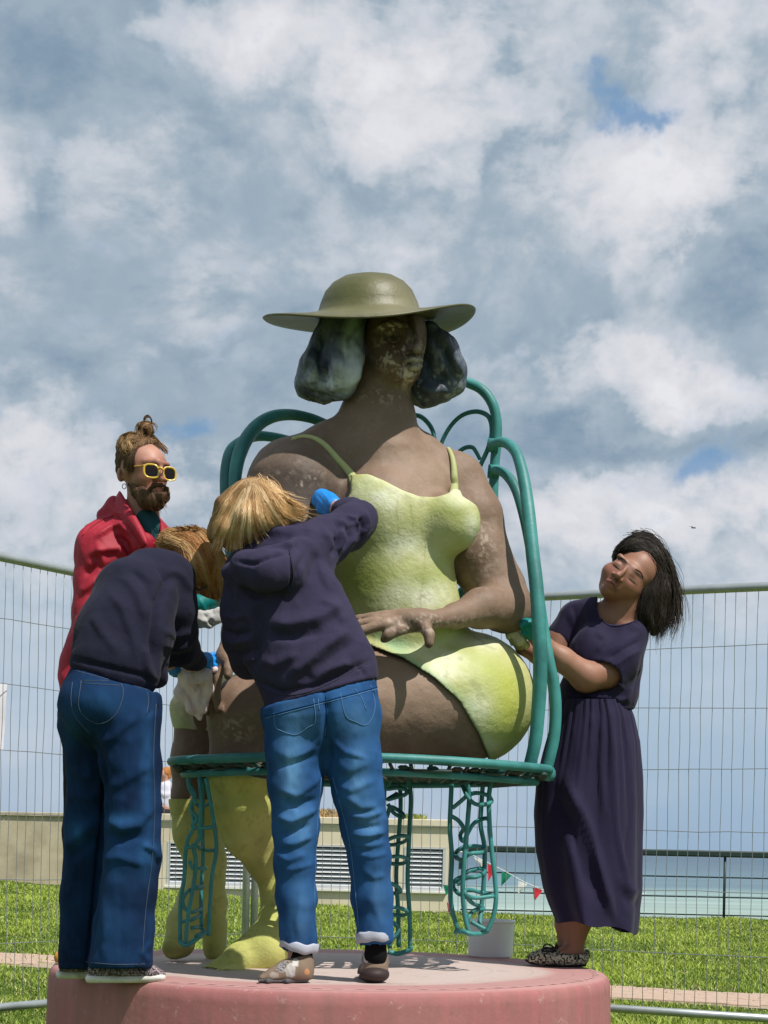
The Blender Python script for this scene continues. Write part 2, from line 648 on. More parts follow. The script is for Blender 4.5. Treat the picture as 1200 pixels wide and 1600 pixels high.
def mat(name, color=(0.5, 0.5, 0.5), rough_=0.7, spec=0.4, bump=0.2, bscale=60.0, bdist=0.002, var=0.12, vscale=8.0, attr=False,
        metal=0.0, sheen=0.0, dirt=None, stretch=(1, 1, 1), extra=None, sss=0.0, bump2=None, coat=0.0):
    if name in _mats:
        return _mats[name]
    m = bpy.data.materials.new(name)
    m.use_nodes = True
    N = NT(m.node_tree)
    t = N.n('ShaderNodeTexCoord')
    vec = N.n('ShaderNodeMapping', {'Vector': t.outputs['Object'], 'Scale': stretch}).outputs[0]
    c = N.n('ShaderNodeAttribute', attribute_name='Col').outputs[0] if attr else N.n('ShaderNodeRGB').outputs[0]
    if not attr:
        c.default_value = (*color, 1)
    nz = N.noise(vec, vscale, 5, 0.6)
    f = N.ramp(nz, [(0.3, 1 - var * 1.6), (0.7, 1 + var * 1.6)])
    f = N.n('ShaderNodeMath', {0: N.math('SUBTRACT', nz, 0.5), 1: var * 3.2, 2: 1.0}, operation='MULTIPLY_ADD').outputs[0]
    c2 = N.n('ShaderNodeVectorMath', {0: c, 'Scale': f}, operation='SCALE').outputs[0]
    if dirt:
        dcol, dscale, lo_, hi_, amt = dirt
        dn = N.noise(t.outputs['Object'], dscale, 6, 0.65)
        c2 = N.mix(N.math('MULTIPLY', N.ramp(dn, [(lo_, 0.0), (hi_, 1.0)]), amt), c2, dcol)
    b = N.n('ShaderNodeBsdfPrincipled')
    if extra:
        c2 = extra(N, t, c2, b) or c2
    N.put(b.inputs['Base Color'], c2)
    b.inputs['Roughness'].default_value = rough_
    b.inputs['Specular IOR Level'].default_value = spec
    b.inputs['Metallic'].default_value = metal
    if sheen:
        b.inputs['Sheen Weight'].default_value = sheen
        b.inputs['Sheen Roughness'].default_value = 0.5
    if sss:
        b.inputs['Subsurface Weight'].default_value = sss
        b.inputs['Subsurface Radius'].default_value = (0.012, 0.005, 0.003)
        b.inputs['Subsurface Scale'].default_value = 1.0
    if coat:
        b.inputs['Coat Weight'].default_value = coat
        b.inputs['Coat Roughness'].default_value = 0.25
    if bump:
        bn = N.noise(vec, bscale, 4, 0.6)
        bp = N.n('ShaderNodeBump', {'Height': bn, 'Strength': bump, 'Distance': bdist})
        if bump2:
            s2, st2, d2, str2 = bump2
            v2 = N.n('ShaderNodeMapping', {'Vector': t.outputs['Object'], 'Scale': str2}).outputs[0]
            bp = N.n('ShaderNodeBump', {'Height': N.noise(v2, s2, 3, 0.55, 0.3), 'Strength': st2, 'Distance': d2, 'Normal': bp.outputs[0]})
        N.put(b.inputs['Normal'], bp.outputs[0])
    N.n('ShaderNodeOutputMaterial', {0: b})
    _mats[name] = m
    return m

# ================================================================ SETTING
def ground_z(X, Y):
    X = np.asarray(X, float); Y = np.asarray(Y, float)
    z = np.clip(Y - 12, 0, 40) / 16 * (-.105 - .054 * np.clip(X, -12, .4))
    z = z + 0.012 * np.sin(X * 1.3 + Y * .7) * np.clip((Y - 7) / 6, 0, 1)
    edge = 27.2 + 40 * (1 - np.clip((X + 0.9) / 1.9, 0, 1))
    drop = np.clip((Y - edge) / 9, 0, 1)
    return z - drop * drop * (3 - 2 * drop) * 5.2


def make_ground():
    xs = np.concatenate([np.linspace(-260, -14, 16), np.linspace(-13, 13, 105), np.linspace(14, 260, 16)])
    ys = np.concatenate([np.linspace(-60, 4, 12), np.linspace(4.5, 44, 130), np.linspace(46, 120, 20)])
    X, Y = np.meshgrid(xs, ys, indexing='ij')
    V = np.stack([X, Y, ground_z(X, Y)], -1).reshape(-1, 3)
    ny = len(ys)
    i, j = np.meshgrid(np.arange(len(xs) - 1), np.arange(ny - 1), indexing='ij')
    a = (i * ny + j).ravel()
    F = np.stack([a, a + ny, a + ny + 1, a + 1], 1)

    def ex(N, t, c, b):
        n1 = N.noise(t.outputs['Object'], 1.3, 5, .6)
        n2 = N.noise(t.outputs['Object'], 14.0, 5, .7)
        c1 = N.mix(N.ramp(n1, [(.35, 0.), (.65, 1.)]), (.12, .18, .03), (.15, .22, .035))
        return N.mix(N.ramp(n2, [(.35, 0.), (.7, .7)]), c1, (.06, .10, .02))
    m = mat('lawn_soil', (.05, .09, .02), 0.95, .1, bump=.8, bscale=60, bdist=.03, var=.2, vscale=3, extra=ex)
    tag(obj('ground', (V, F), m), kind='structure')


make_ground()


def make_grass():
    n = 420000
    # denser near the camera side of the visible lawn
    t = rng.random(n)
    Y = 6.6 + (27.0 - 6.6) * t ** 1.35
    X = (rng.random(n) - 0.5) * 2 * (Y * 0.255 + 0.3)
    far = rng.random(n) < 0.14
    Y[far] = 27 + 9 * rng.random(far.sum())
    X[far] = -(0.02 + .25 * rng.random(far.sum())) * Y[far]
    # path: keep clear
    s = (Y - (13.5 + (X + 2.95) * -.416))
    onp = (s < 0.06) & (s > -1.13)
    clear = (X + .2) ** 2 + (Y - 5.85) ** 2 < 1.0
    wline = 28.0
    behind = (Y > wline - .12) & (X < 1.15)
    keep = ~(onp & (rng.random(n) > .03)) & ~clear & ~behind
    X, Y, s = X[keep], Y[keep], s[keep]
    n = len(X)
    near = np.exp(-np.minimum(np.abs(s), np.abs(s + 1.07)) / .12) * (np.abs(s) < .5) + np.exp(-np.abs(s + 1.07) / .12)
    clump = fbm(np.stack([X, Y, X * 0], 1), 1.6, 3) + .8 * fbm(np.stack([X, Y, X * 0], 1), .5, 2, 5)
    hgt = (0.026 + 0.026 * rng.random(n)) * (1 + 0.9 * clump) * (1 + np.clip(Y - 12, 0, 20) * .012) * (1 - .5 * np.clip(near, 0, 1))
    wid = 0.0028 * (0.7 + .8 * rng.random(n)) * (1 + (Y - 7) * 0.085)
    ang = rng.random(n) * 2 * PI
    lean = 1.3 * rng.random(n) * hgt
    la = rng.random(n) * 2 * PI
    Z = ground_z(X, Y) - 0.004
    bx, by = np.cos(ang) * wid, np.sin(ang) * wid
    p0 = np.stack([X - bx, Y - by, Z], 1); p1 = np.stack([X + bx, Y + by, Z], 1)
    mx, my = X + np.cos(la) * lean * .35, Y + np.sin(la) * lean * .35
    p2 = np.stack([mx + bx * .75, my + by * .75, Z + hgt * .6], 1)
    p3 = np.stack([mx - bx * .75, my - by * .75, Z + hgt * .6], 1)
    p4 = np.stack([X + np.cos(la) * lean, Y + np.sin(la) * lean, Z + hgt], 1)
    V = np.stack([p0, p1, p2, p3, p4], 1).reshape(-1, 3)
    b = np.arange(n) * 5
    T = np.concatenate([np.stack([b, b + 1, b + 2], 1), np.stack([b, b + 2, b + 3], 1), np.stack([b + 3, b + 2, b + 4], 1)])
    base = np.array((.36, .46, .055))
    dk = np.array((.12, .19, .024)); yl = np.array((.50, .52, .17)); dry = np.array((.50, .42, .25))
    u = np.clip(rng.random(n) * .9 + clump * .9, 0, 1)[:, None]
    c = dk * (1 - u) + base * u
    y = (rng.random(n) < .10)[:, None]
    c = np.where(y, yl * (.7 + .5 * rng.random(n))[:, None], c)
    nd = (rng.random(n) < np.clip(near, 0, 1) * .55 + .015)[:, None]
    c = np.where(nd, dry, c)
    col = np.repeat(c, 5, 0)
    m = mat('grass_blade', attr=True, rough_=.5, spec=.3, bump=0, var=0.0)
    o = obj('grass', (V, T), m, col=col, smooth=False)
    tag(o, 'short green lawn grass with dry yellow blades along the path', 'grass', kind='stuff')


make_grass()


def make_path():
    a0, a1 = np.array((-9.0, 13.5 + (-9 + 2.95) * -.416)), np.array((9.0, 13.5 + (9 + 2.95) * -.416))
    d = (a1 - a0) / np.linalg.norm(a1 - a0)
    nrm = np.array((d[1], -d[0]))      # towards the camera
    if nrm[1] > 0: nrm = -nrm
    W_ = 0.98
    V, F = [], []
    n = 60
    for i in range(n + 1):
        p = a0 + (a1 - a0) * i / n
        for w in (-.02, W_ + .02):
            q = p + nrm * w
            V.append((q[0], q[1], float(ground_z(q[0], q[1])) + .006))
    for i in range(n):
        F.append((i * 2, i * 2 + 1, i * 2 + 3, i * 2 + 2))
    m = mat('path_sand', (.36, .29, .21), .95, .1, bump=.6, bscale=90, bdist=.004, var=.25, vscale=12)
    path = obj('path', (np.array(V), F), m, smooth=False)
    tag(path, kind='structure')
    bm = mat('path_brick', (.50, .36, .28), .9, .2, bump=.6, bscale=120, bdist=.002, var=.28, vscale=5,
             dirt=((.30, .26, .20), 6.0, .4, .7, .6))
    bv, bf = box(-.097, .097, -.046, .046, -.02, .014, .006)
    me = None
    rows = int(W_ / .1)
    ds = [(-3.35, -2.35), (1.35, 3.0)]
    for x0, x1 in ds:
        k0, k1 = int((x0 - a0[0]) / d[0] / .2), int((x1 - a0[0]) / d[0] / .2)
        for r_ in range(rows):
            for k in range(k0, k1):
                s_ = (k + (.5 if r_ % 2 else 0)) * .2
                q = a0 + d * s_ + nrm * (.05 + r_ * .1)
                z = float(ground_z(q[0], q[1])) + .004 + rng.normal() * .002
                if me is None:
                    o = obj('brick', (bv, bf), bm, path, smooth=False, loc=(q[0], q[1], z), local=True)
                    me = o.data
                else:
                    o = bpy.data.objects.new('brick', me)
                    scene.collection.objects.link(o)
                    o.parent = path
                    o.location = (q[0], q[1], z)
                o.rotation_euler = (rng.normal() * .015, rng.normal() * .015, math.atan2(d[1], d[0]) + rng.normal() * .02)


make_path()


def make_sea():
    ys = np.concatenate([np.linspace(30, 260, 60), np.geomspace(270, 7500, 30)])
    xs = np.linspace(-1, 1, 21)
    V = np.array([(x * max(400, y * 1.2), y, -3.0) for y in ys for x in xs])
    nx = len(xs)
    F = [(j * nx + i, j * nx + i + 1, (j + 1) * nx + i + 1, (j + 1) * nx + i) for j in range(len(ys) - 1) for i in range(nx - 1)]
    m = bpy.data.materials.new('sea_water'); m.use_nodes = True
    N = NT(m.node_tree)
    t = N.n('ShaderNodeTexCoord')
    sp = N.n('ShaderNodeSeparateXYZ', {0: t.outputs['Object']})
    vec = N.n('ShaderNodeMapping', {'Vector': t.outputs['Object'], 'Scale': (.35, 1.0, 1.0)}).outputs[0]
    w = N.noise(vec, .05, 3, .5)
    y = N.math('ADD', sp.outputs[1], N.math('MULTIPLY', N.math('SUBTRACT', w, .5), 45.0))
    f = N.math('DIVIDE', y, 1000.0)
    c = N.ramp(f, [(0.0, (.40, .50, .40)), (.12, (.34, .45, .40)), (.165, (.27, .39, .37)), (.20, (.13, .22, .27)), (.45, (.09, .16, .22)), (1.0, (.07, .13, .19))])
    wn = N.noise(vec, .35, 5, .65)
    wn2 = N.noise(N.n('ShaderNodeMapping', {'Vector': t.outputs['Object'], 'Scale': (.03, .16, 1.0)}).outputs[0], 1.0, 4, .6)
    c = N.mix(N.ramp(wn2, [(.38, 0.), (.62, .75)]), c, N.n('ShaderNodeVectorMath', {0: c, 'Scale': .58}, operation='SCALE'))
    b = N.n('ShaderNodeBsdfPrincipled', {'Base Color': c, 'Roughness': .42, 'Specular IOR Level': .35})
    bp = N.n('ShaderNodeBump', {'Height': wn, 'Strength': .9, 'Distance': .5})
    N.put(b.inputs['Normal'], bp.outputs[0])
    N.n('ShaderNodeOutputMaterial', {0: b})
    tag(obj('sea', (V, F), m, smooth=False), kind='structure')


make_sea()

# ---------------------------------------------------------------- concrete wall and louvred building
WA = np.array((P(706, 1350, 28.0)[0], 28.0)); WU = np.array((-1.0, 0.0))
WN = np.array((0.0, -1.0))


def wall_hit(x, y):
    """where the ray of a photo pixel meets the wall face: distance along the wall and height"""
    d = P(x, y, 1.0) - np.array((0, 0, HC))
    A = np.array([[d[0], -WU[0]], [d[1], -WU[1]]])
    k, s = np.linalg.solve(A, WA)
    return s, HC + k * d[2], k


def wbox(s0, s1, t0, t1, z0, z1, bev=0.0):
    v, f = box(s0, s1, t0, t1, z0, z1, bev)
    q = np.stack([WA[0] + WU[0] * v[:, 0] + WN[0] * v[:, 1], WA[1] + WU[1] * v[:, 0] + WN[1] * v[:, 1], v[:, 2]], 1)
    return q, [tuple(reversed(a)) for a in f]


def make_walls():
    s_c = wall_hit(175, 1300)[0]
    zt_l = wall_hit(50, 1269)[1]
    zt_r = 0.5 * (wall_hit(640, 1283)[1] + wall_hit(300, 1269)[1])
    conc = mat('old_concrete', (.50, .43, .31), .95, .1, bump=.7, bscale=40, bdist=.006, var=.16, vscale=3,
               dirt=((.20, .16, .11), 1.3, .48, .72, .55))
    ren = mat('cream_render', (.70, .62, .47), .9, .15, bump=.35, bscale=50, bdist=.003, var=.07, vscale=2,
              dirt=((.36, .30, .21), 1.1, .5, .8, .45))
    lv = mat('louvre_metal', (.52, .54, .56), .5, .4, bump=.05, var=.06, vscale=3)
    dark = mat('louvre_void', (.02, .02, .022), .9, .1, bump=0, var=0)
    ba = WA + WU * (s_c + 4)
    w = thing('concrete_wall', 'stained grey-beige concrete wall at the left edge of the lawn', 'wall', (ba[0], ba[1], 0.15))
    obj('wall', wbox(s_c + .01, s_c + 16, -.45, .03, -.2, zt_l - .07), conc, w, smooth=False)
    x = s_c + .02
    while x < s_c + 15:
        obj('coping_slab', wbox(x, x + 1.78, -.48, .07, zt_l - .068, zt_l, .008), conc, w, smooth=False)
        x += 1.8
    b = thing('louvre_building', 'low cream rendered building with white ventilation louvres beyond the lawn', 'building', (WA[0], WA[1], -.1))
    z0 = -.45
    bays = [(262, 402), (414, 600), (632, 697)]
    rects = []
    for xa, xb in bays:
        sb, za1, _ = wall_hit(xa, 1315 + (xa - 262) * .022)
        sa, za2, _ = wall_hit(xb, 1315 + (xb - 262) * .022)
        _, zb1, _ = wall_hit(xa, 1386)
        _, zb2, _ = wall_hit(xb, 1386 + (xb - 262) * .012)
        rects.append((sa, sb, .5 * (zb1 + zb2), .5 * (za1 + za2)))
    zb = np.mean([r[2] for r in rects]); zt = np.mean([r[3] for r in rects])
    parts = [wbox(0, s_c, -.5, 0, z0, zb - .002), wbox(0, s_c, -.5, 0, zt + .002, zt_r - .12)]
    edges = sorted([(r[0], r[1]) for r in rects])
    cur = 0.0
    for a, e in edges:
        parts.append(wbox(cur, a, -.5, -.001, zb - .002, zt + .002)); cur = e
    parts.append(wbox(cur, s_c, -.5, -.001, zb - .002, zt + .002))
    # the return of the corner and the mass behind
    parts.append(wbox(0.001, s_c, -3.0, -.5, z0, zt_r - .12))
    obj('wall', join(*parts), ren, b, smooth=False)
    obj('roof_edge', wbox(-.01, s_c - .01, -3.05, .06, zt_r - .118, zt_r, .01), ren, b, smooth=False)
    for a, e, _, _ in [(r[0], r[1], 0, 0) for r in rects]:
        fr = obj('louvre', join(wbox(a, e, -.02, .012, zb, zb + .045), wbox(a, e, -.02, .012, zt - .03, zt), wbox(a, a + .05, -.02, .01, zb + .045, zt - .03),
                                wbox(e - .05, e, -.02, .01, zb + .045, zt - .03)), lv, b, smooth=False)
        obj('backing', wbox(a + .05, e - .05, -.09, -.07, zb + .045, zt - .03), dark, fr, smooth=False)
        ns = 9
        hgt = (zt - zb - .08) / ns
        for k in range(ns):
            z = zb + .045 + k * hgt
            v, f = wbox(a + .05, e - .05, -.005, 0.0, 0, hgt * .62)
            vv, ff = box(a + .052, e - .052, -.05, -.01, z, z + .006)
            # tilted slat: lower edge out, upper edge in
            pr = [(-.005, 0), (-.0, .004), (-.05, hgt * .74), (-.055, hgt * .72)]
            V = []
            for s_ in (a + .052, e - .052):
                for tt, zz in pr:
                    V.append((WA[0] + WU[0] * s_ + WN[0] * tt, WA[1] + WU[1] * s_ + WN[1] * tt, z + zz))
            F = [(0, 1, 2, 3), (7, 6, 5, 4), (0, 4, 5, 1), (1, 5, 6, 2), (2, 6, 7, 3), (3, 7, 4, 0)]
            obj('slat', (np.array(V), F), lv, fr, smooth=False)
        sill = obj('sill', wbox(a - .03, e + .03, .0005, .06, zb - .05, zb - .004, .006), mat('sill_white', (.75, .73, .68), .7), fr, smooth=False)
    # dry plants growing on top of the roof edge
    for (x, y, hpx, wpx, c, nm) in [(508, 1274, 12, 34, (.42, .29, .14), 'dry brown grass tuft on the roof edge of the louvred building'),
                                    (646, 1281, 8, 26, (.30, .33, .08), 'small yellow-green plant on the roof edge beside the iron chair leg')]:
        s_, z_, k_ = wall_hit(x, y)
        base = np.array((*(WA + WU * s_ - WN * .15), zt_r))
        sc = k_ / FPX
        V, F = [], []
        for i in range(260):
            px_ = base + np.array((rng.normal() * wpx * .3 * sc, rng.normal() * .08, 0))
            hh = hpx * sc * (0.4 + .9 * rng.random())
            dx, dy = rng.normal() * hh * .5, rng.normal() * hh * .4
            w_ = .009
            i0 = len(V)
            V += [px_ + (-w_, 0, -.0), px_ + (w_, 0, 0), px_ + (dx * .5 + w_, dy * .5, hh * .6), px_ + (dx, dy, hh), px_ + (dx * .5 - w_, dy * .5, hh * .6)]
            F += [(i0, i0 + 1, i0 + 2, i0 + 4), (i0 + 4, i0 + 2, i0 + 3)]
        o = obj('roof_plant', (np.array(V), F), mat('tuft%d' % x, c, .9, bump=0, var=.3, vscale=20), smooth=False, loc=base)
        tag(o, nm, 'plant')
    return zt_r, s_c


ZT_ROOF = make_walls()


def make_railing():
    m = mat('rail_green', (.018, .035, .032), .45, .4, bump=.2, bscale=30, bdist=.002, var=.3, vscale=5)
    y0 = 26.4
    zt = P(1100, 1334, y0)[2]
    base = P(1131, 1430, y0)
    zb = float(ground_z(base[0], y0))
    t = thing('sea_railing', 'dark green metal railing between the lawn and the sea', 'railing', (base[0], y0, zb))
    x0, x1 = 1.25, 22.0
    obj('top_rail', box(x0, x1, y0 - .06, y0 + .06, zt - .05, zt + .055, .02), m, t, smooth=False)
    for yy in (1371, 1402, 1430):
        z = P(1131, yy, y0)[2]
        obj('bar', tube([(x0, y0, z), (x1, y0, z - .01)], .013, 6), m, t)
    k = base[0]
    while k > x0: k -= 4.4
    k += 4.4
    while k < x1:
        obj('post', tube([(k, y0, float(ground_z(k, y0)) - .1), (k, y0, zt - .05)], .022, 8), m, t)
        k += 4.4


make_railing()


# ---------------------------------------------------------------- temporary fence panels
def make_fence():
    galv = mat('galvanised', (.46, .49, .49), .38, .5, bump=.15, bscale=60, bdist=.001, var=.18, vscale=12, metal=.65)
    wirem = mat('galvanised_wire', (.30, .32, .33), .5, .4, bump=0, var=.1, metal=.5)
    zt, zb = 2.185, .208
    C = P(390, 1400, 8.6)[:2]
    L = np.array((-1.69, 7.18)); R = np.array((1.757, 7.49))
    for end, side, label in ((L, -1, 'galvanised mesh fence running behind the man in the red jacket'),
                             (R, 1, 'galvanised mesh fence standing behind the woman in the purple dress')):
        dr = (end - C) / np.linalg.norm(end - C)
        start = C + dr * .03
        Ln = 3.45
        base = np.array((*start, 0.0))
        t = thing('mesh_fence', label, 'fence', base, 'mesh fences round the plinth')
        def q(s, z, o=0.0):
            return np.array((start[0] + dr[0] * s - dr[1] * o, start[1] + dr[1] * s + dr[0] * o, z))
        r = .0215
        obj('top_tube', tube(catmull([q(0.0, zt - .09), q(0.02, zt - .02), q(.1, zt), q(Ln - .1, zt), q(Ln - .02, zt - .02), q(Ln, zt - .09)], 6), r, 12), galv, t)
        obj('bottom_tube', tube([q(0.02, zb), q(Ln * .5, zb + .004), q(Ln - .02, zb)], .019, 12), galv, t)
        obj('post', tube([q(0, .02), q(0, zt - .09)], .0195, 12), galv, t)
        obj('post', tube([q(Ln, .02), q(Ln, zt - .09)], .0195, 12), galv, t)
        # vertical wires share three slightly wavy meshes
        protos = []
        for k in range(4):
            zz = np.linspace(zb, zt, 15)
            pts = [(rng.normal() * .0012, rng.normal() * .0010, z - zb) for z in zz]
            v, f = tube(pts, .0015, 4)
            protos.append((v, f))
        mes = [None] * 4
        s = .045
        while s < Ln - .03:
            k = int(rng.integers(4))
            pos = q(s + rng.normal() * .0012, zb)
            if mes[k] is None:
                o = obj('wire', protos[k], wirem, t, loc=pos - base, local=True)
                mes[k] = o.data
            else:
                o = bpy.data.objects.new('wire', mes[k]); scene.collection.objects.link(o); o.parent = t; o.location = pos - base
            s += .05
        for z in (.49, .776, 1.062, 1.348, 1.634, 1.92):
            pts = [q(a, z + .004 * math.sin(a * 3 + z * 9) + rng.normal() * .0015, -.004) for a in np.linspace(0, Ln, 26)]
            obj('wire', tube(pts, .0018, 4), wirem, t)
    # shared concrete foot at the corner
    v, f = box(C[0] - .35, C[0] + .35, C[1] - .11, C[1] + .11, .0, .13, .02)
    o = obj('concrete_block', (v - np.array((C[0], C[1], 0)), f), mat('foot_concrete', (.25, .24, .22), .95, .1, bump=.5), smooth=False, loc=(C[0], C[1], .0), local=True)
    tag(o, 'grey concrete block under the corner where the two mesh fences meet', 'block')


make_fence()

# ---------------------------------------------------------------- plinth
PLX = P(517, 1530, 5.85)[0]
PLY = 5.85
PLR = .99
PLZ = .525


def make_plinth():
    prof = [(PLR + .012, 0), (PLR + .006, .25), (PLR, PLZ - .05), (PLR - .004, PLZ - .022), (PLR - .016, PLZ - .007), (PLR - .035, PLZ - .001)]
    prof += [(r, PLZ) for r in (.93, .9, .8, .7, .6, .5, .4, .3, .2, .1, .02)]

    def ex(N, t, c, b):
        sp = N.n('ShaderNodeSeparateXYZ', {0: t.outputs['Object']})
        wz = N.noise(t.outputs['Object'], 3.0, 4, .6)
        r = N.math('SQRT', N.math('ADD', N.math('POWER', sp.outputs[0], 2.0), N.math('POWER', N.math('ADD', sp.outputs[1], .04), 2.0)))
        rr = N.math('ADD', r, N.math('MULTIPLY', N.math('SUBTRACT', wz, .5), .12))
        pale = N.ramp(rr, [(.60, 1.0), (.74, .8), (.79, .0)])
        top = N.ramp(sp.outputs[2], [(PLZ - .012, 0.0), (PLZ - .004, 1.0)])
        # faint ring marks
        wv = N.n('ShaderNodeMath', {0: r, 1: 14.0}, operation='MULTIPLY').outputs[0]
        ring = N.ramp(N.math('PINGPONG', wv, 1.0), [(.0, 1.0), (.07, 0.0)])
        c = N.mix(N.math('MULTIPLY', top, .6), c, (.47, .29, .27))
        c = N.mix(N.math('MULTIPLY', N.math('MULTIPLY', pale, top), .8), c, (.52, .45, .41))
        c = N.mix(N.math('MULTIPLY', N.math('MULTIPLY', ring, top), .22), c, (.16, .12, .12))
        # seam line near the rim
        line = N.ramp(N.math('ABSOLUTE', N.math('SUBTRACT', r, .925)), [(.0, 1.0), (.004, .0)])
        c = N.mix(N.math('MULTIPLY', N.math('MULTIPLY', line, top), .6), c, (.12, .07, .07))
        # run-off streaks down the side
        ang = N.math('ARCTAN2', sp.outputs[1], sp.outputs[0])
        cv_ = N.n('ShaderNodeCombineXYZ', {0: N.math('MULTIPLY', ang, 9.0), 1: N.math('MULTIPLY', sp.outputs[2], .9)}).outputs[0]
        st = N.ramp(N.noise(cv_, 2.2, 4, .6), [(.40, 0.), (.75, 1.)])
        c = N.mix(N.math('MULTIPLY', N.math('MULTIPLY', st, N.math('SUBTRACT', 1.0, top)), .55), c, (.20, .115, .10))
        sc = N.ramp(N.noise(t.outputs['Object'], 26.0, 6, .75), [(.60, 0.), (.66, 1.)])
        c = N.mix(N.math('MULTIPLY', sc, .35), c, (.55, .42, .38))
        sc2 = N.ramp(N.noise(t.outputs['Object'], 9.0, 6, .7), [(.58, 0.), (.70, 1.)])
        c = N.mix(N.math('MULTIPLY', sc2, .4), c, (.15, .09, .08))
        return c
    m = mat('pink_concrete', (.37, .135, .135), .72, .3, bump=.45, bscale=25, bdist=.004, var=.10, vscale=4,
            dirt=((.36, .20, .17), 2.2, .5, .75, .5), extra=ex)
    v, f = lathe(prof, 160, (0, 0, 0), closed_top=True, closed_bot=True)
    o = obj('plinth', (v, f), m, loc=(PLX, PLY, 0), local=True)
    tag(o, 'round pink concrete plinth under the seated statue', 'plinth')
    # raised flecks of the rim pattern
    V, F = [], []
    for k in range(90):
        a0 = 2 * PI * k / 90
        r0 = .943
        n = 6
        i0 = len(V)
        for i in range(n + 1):
            a = a0 + .042 * i / n
            w = .0045 * math.sin(PI * i / n) + .0008
            for rr in (r0 - w, r0 + w):
                V.append((rr * math.cos(a), rr * math.sin(a), PLZ + .0012))
        for i in range(n):
            F.append((i0 + 2 * i, i0 + 2 * i + 1, i0 + 2 * i + 3, i0 + 2 * i + 2))
    obj('rim_marks', (np.array(V), F), mat('rim_mark', (.62, .36, .34), .7, bump=0), o, smooth=False, loc=(0, 0, 0), local=True)['kind'] = 'stuff'


make_plinth()


def make_bucket():
    base = P(766, 1497, 6.55); base[2] = PLZ
    k = 6.50 / FPX
    m = mat('white_plastic', (.88, .87, .86), .45, .4, bump=.08, bscale=30, var=.03, vscale=6)
    t = thing('bucket', 'white plastic bucket standing on the plinth under the iron chair', 'bucket', base)
    r0, r1, h = 34.5 * k, 36.5 * k, 58 * k
    prof = [(.001, .003), (r0 - .004, .003), (r0, .0), (r0 + .001, .006), (r1, h - .012), (r1 + .0, h - .010)]
    v, f = lathe(prof, 64, base)
    vi, fi = lathe([(r1 - .003, h - .002), (r0 - .003, .008), (.001, .008)], 64, base)
    obj('body', join((v, f), (vi, fi)), m, t)
    v, f = lathe([(r1 + .0005, h - .012), (r1 + .0045, h - .011), (r1 + .0052, h - .004), (r1 + .003, h), (r1 - .002, h), (r1 - .003, h - .004)], 64, base)
    obj('rim', (v, f), m, t)


make_bucket()


def make_bunting():
    D = 25.5
    pts = [(706, 1331), (720, 1331), (733, 1334), (760, 1347), (790, 1362), (817, 1377), (843, 1388), (860, 1394), (900, 1402), (960, 1404), (1010, 1396)]
    W3 = [P(x, y, D + (x - 700) * .006) for x, y in pts]
    t = thing('bunting', 'string of red, white and green triangular flags before the sea', 'bunting', W3[0])
    obj('string', tube(catmull(W3, 4), .007, 5), mat('string_white', (.7, .7, .7), .9, bump=0), t)
    rd = mat('flag_red', (.60, .02, .035), .7, bump=.1); wh = mat('flag_white', (.72, .72, .70), .7, bump=.1); gr = mat('flag_green', (.0, .20, .10), .7, bump=.1)

    def flag(cx, cy, tx, ty, w, m, dd=0):
        a, b, c = P(cx - w, cy - 2, D + dd), P(cx + w, cy + 3, D + dd), P(tx, ty, D + dd)
        n = 6
        V, F = [], []
        for s in (0, 1):
            for i in range(n + 1):
                q = i / n
                for j in (0, .5, 1):
                    p = a * (1 - q) * (1 - j) + b * (1 - q) * j + c * q
                    V.append(p + np.array((0, .02 * math.sin(q * 5 + j * 4 + cx) + s * .004, 0)))
        for s in (0, 1):
            o_ = s * (n + 1) * 3
            for i in range(n):
                for j in range(2):
                    k = o_ + i * 3 + j
                    F.append((k, k + 1, k + 4, k + 3))
        obj('flag', (np.array(V), F), m, t, smooth=True)
    flag(708, 1332, 713, 1346, 5, rd)
    flag(747, 1341, 753, 1357, 7, wh)
    flag(769, 1352, 763, 1377, 7, rd)
    flag(792, 1364, 783, 1385, 8, gr)
    flag(817, 1378, 809, 1399, 7, wh)
    flag(840, 1388, 835, 1408, 8, rd)
    flag(862, 1396, 861, 1422, 6, gr)
    flag(900, 1403, 898, 1424, 7, wh); flag(940, 1405, 938, 1425, 7, rd)
    # the second length hanging down by the wall corner
    t2 = thing('bunting', 'short hanging length of green and red flags at the corner of the louvred building', 'bunting', P(704, 1331, 26.0))
    q = [P(x, y, 26.0) for x, y in ((705, 1330), (702, 1360), (703, 1395), (702, 1424))]
    obj('string', tube(q, .006, 5), mat('string_white'), t2)
    t_, t = t, t2
    flag(700, 1384, 697, 1399, 8, gr, -.1)
    flag(703, 1412, 701, 1427, 5, rd, -.1)


make_bunting()


def make_banner():
    D0 = 7.2
    c = [P(-170, 1052, 7.0), P(8.5, 1068, D0), P(2, 1172, D0), P(-180, 1160, 7.0)]
    V, F = [], []
    n = 8
    for s in (0, 1):
        for i in range(n + 1):
            for j in range(n + 1):
                a = c[0] * (1 - i / n) + c[1] * (i / n); e = c[3] * (1 - i / n) + c[2] * (i / n)
                p = a * (1 - j / n) + e * (j / n)
                V.append(p + (0, .035 + .004 * s + .006 * math.sin(i * 1.3 + j * .8), 0))
    m = n + 1
    for s in (0, 1):
        for i in range(n):
            for j in range(n):
                q = s * m * m + i * m + j
                F.append((q, q + 1, q + m + 1, q + m))
    o = obj('banner', (np.array(V), F), mat('banner_white', (.74, .72, .78), .7, .2, bump=.1), loc=c[3])
    tag(o, 'white banner tied behind the mesh at the left picture edge', 'banner')


make_banner()

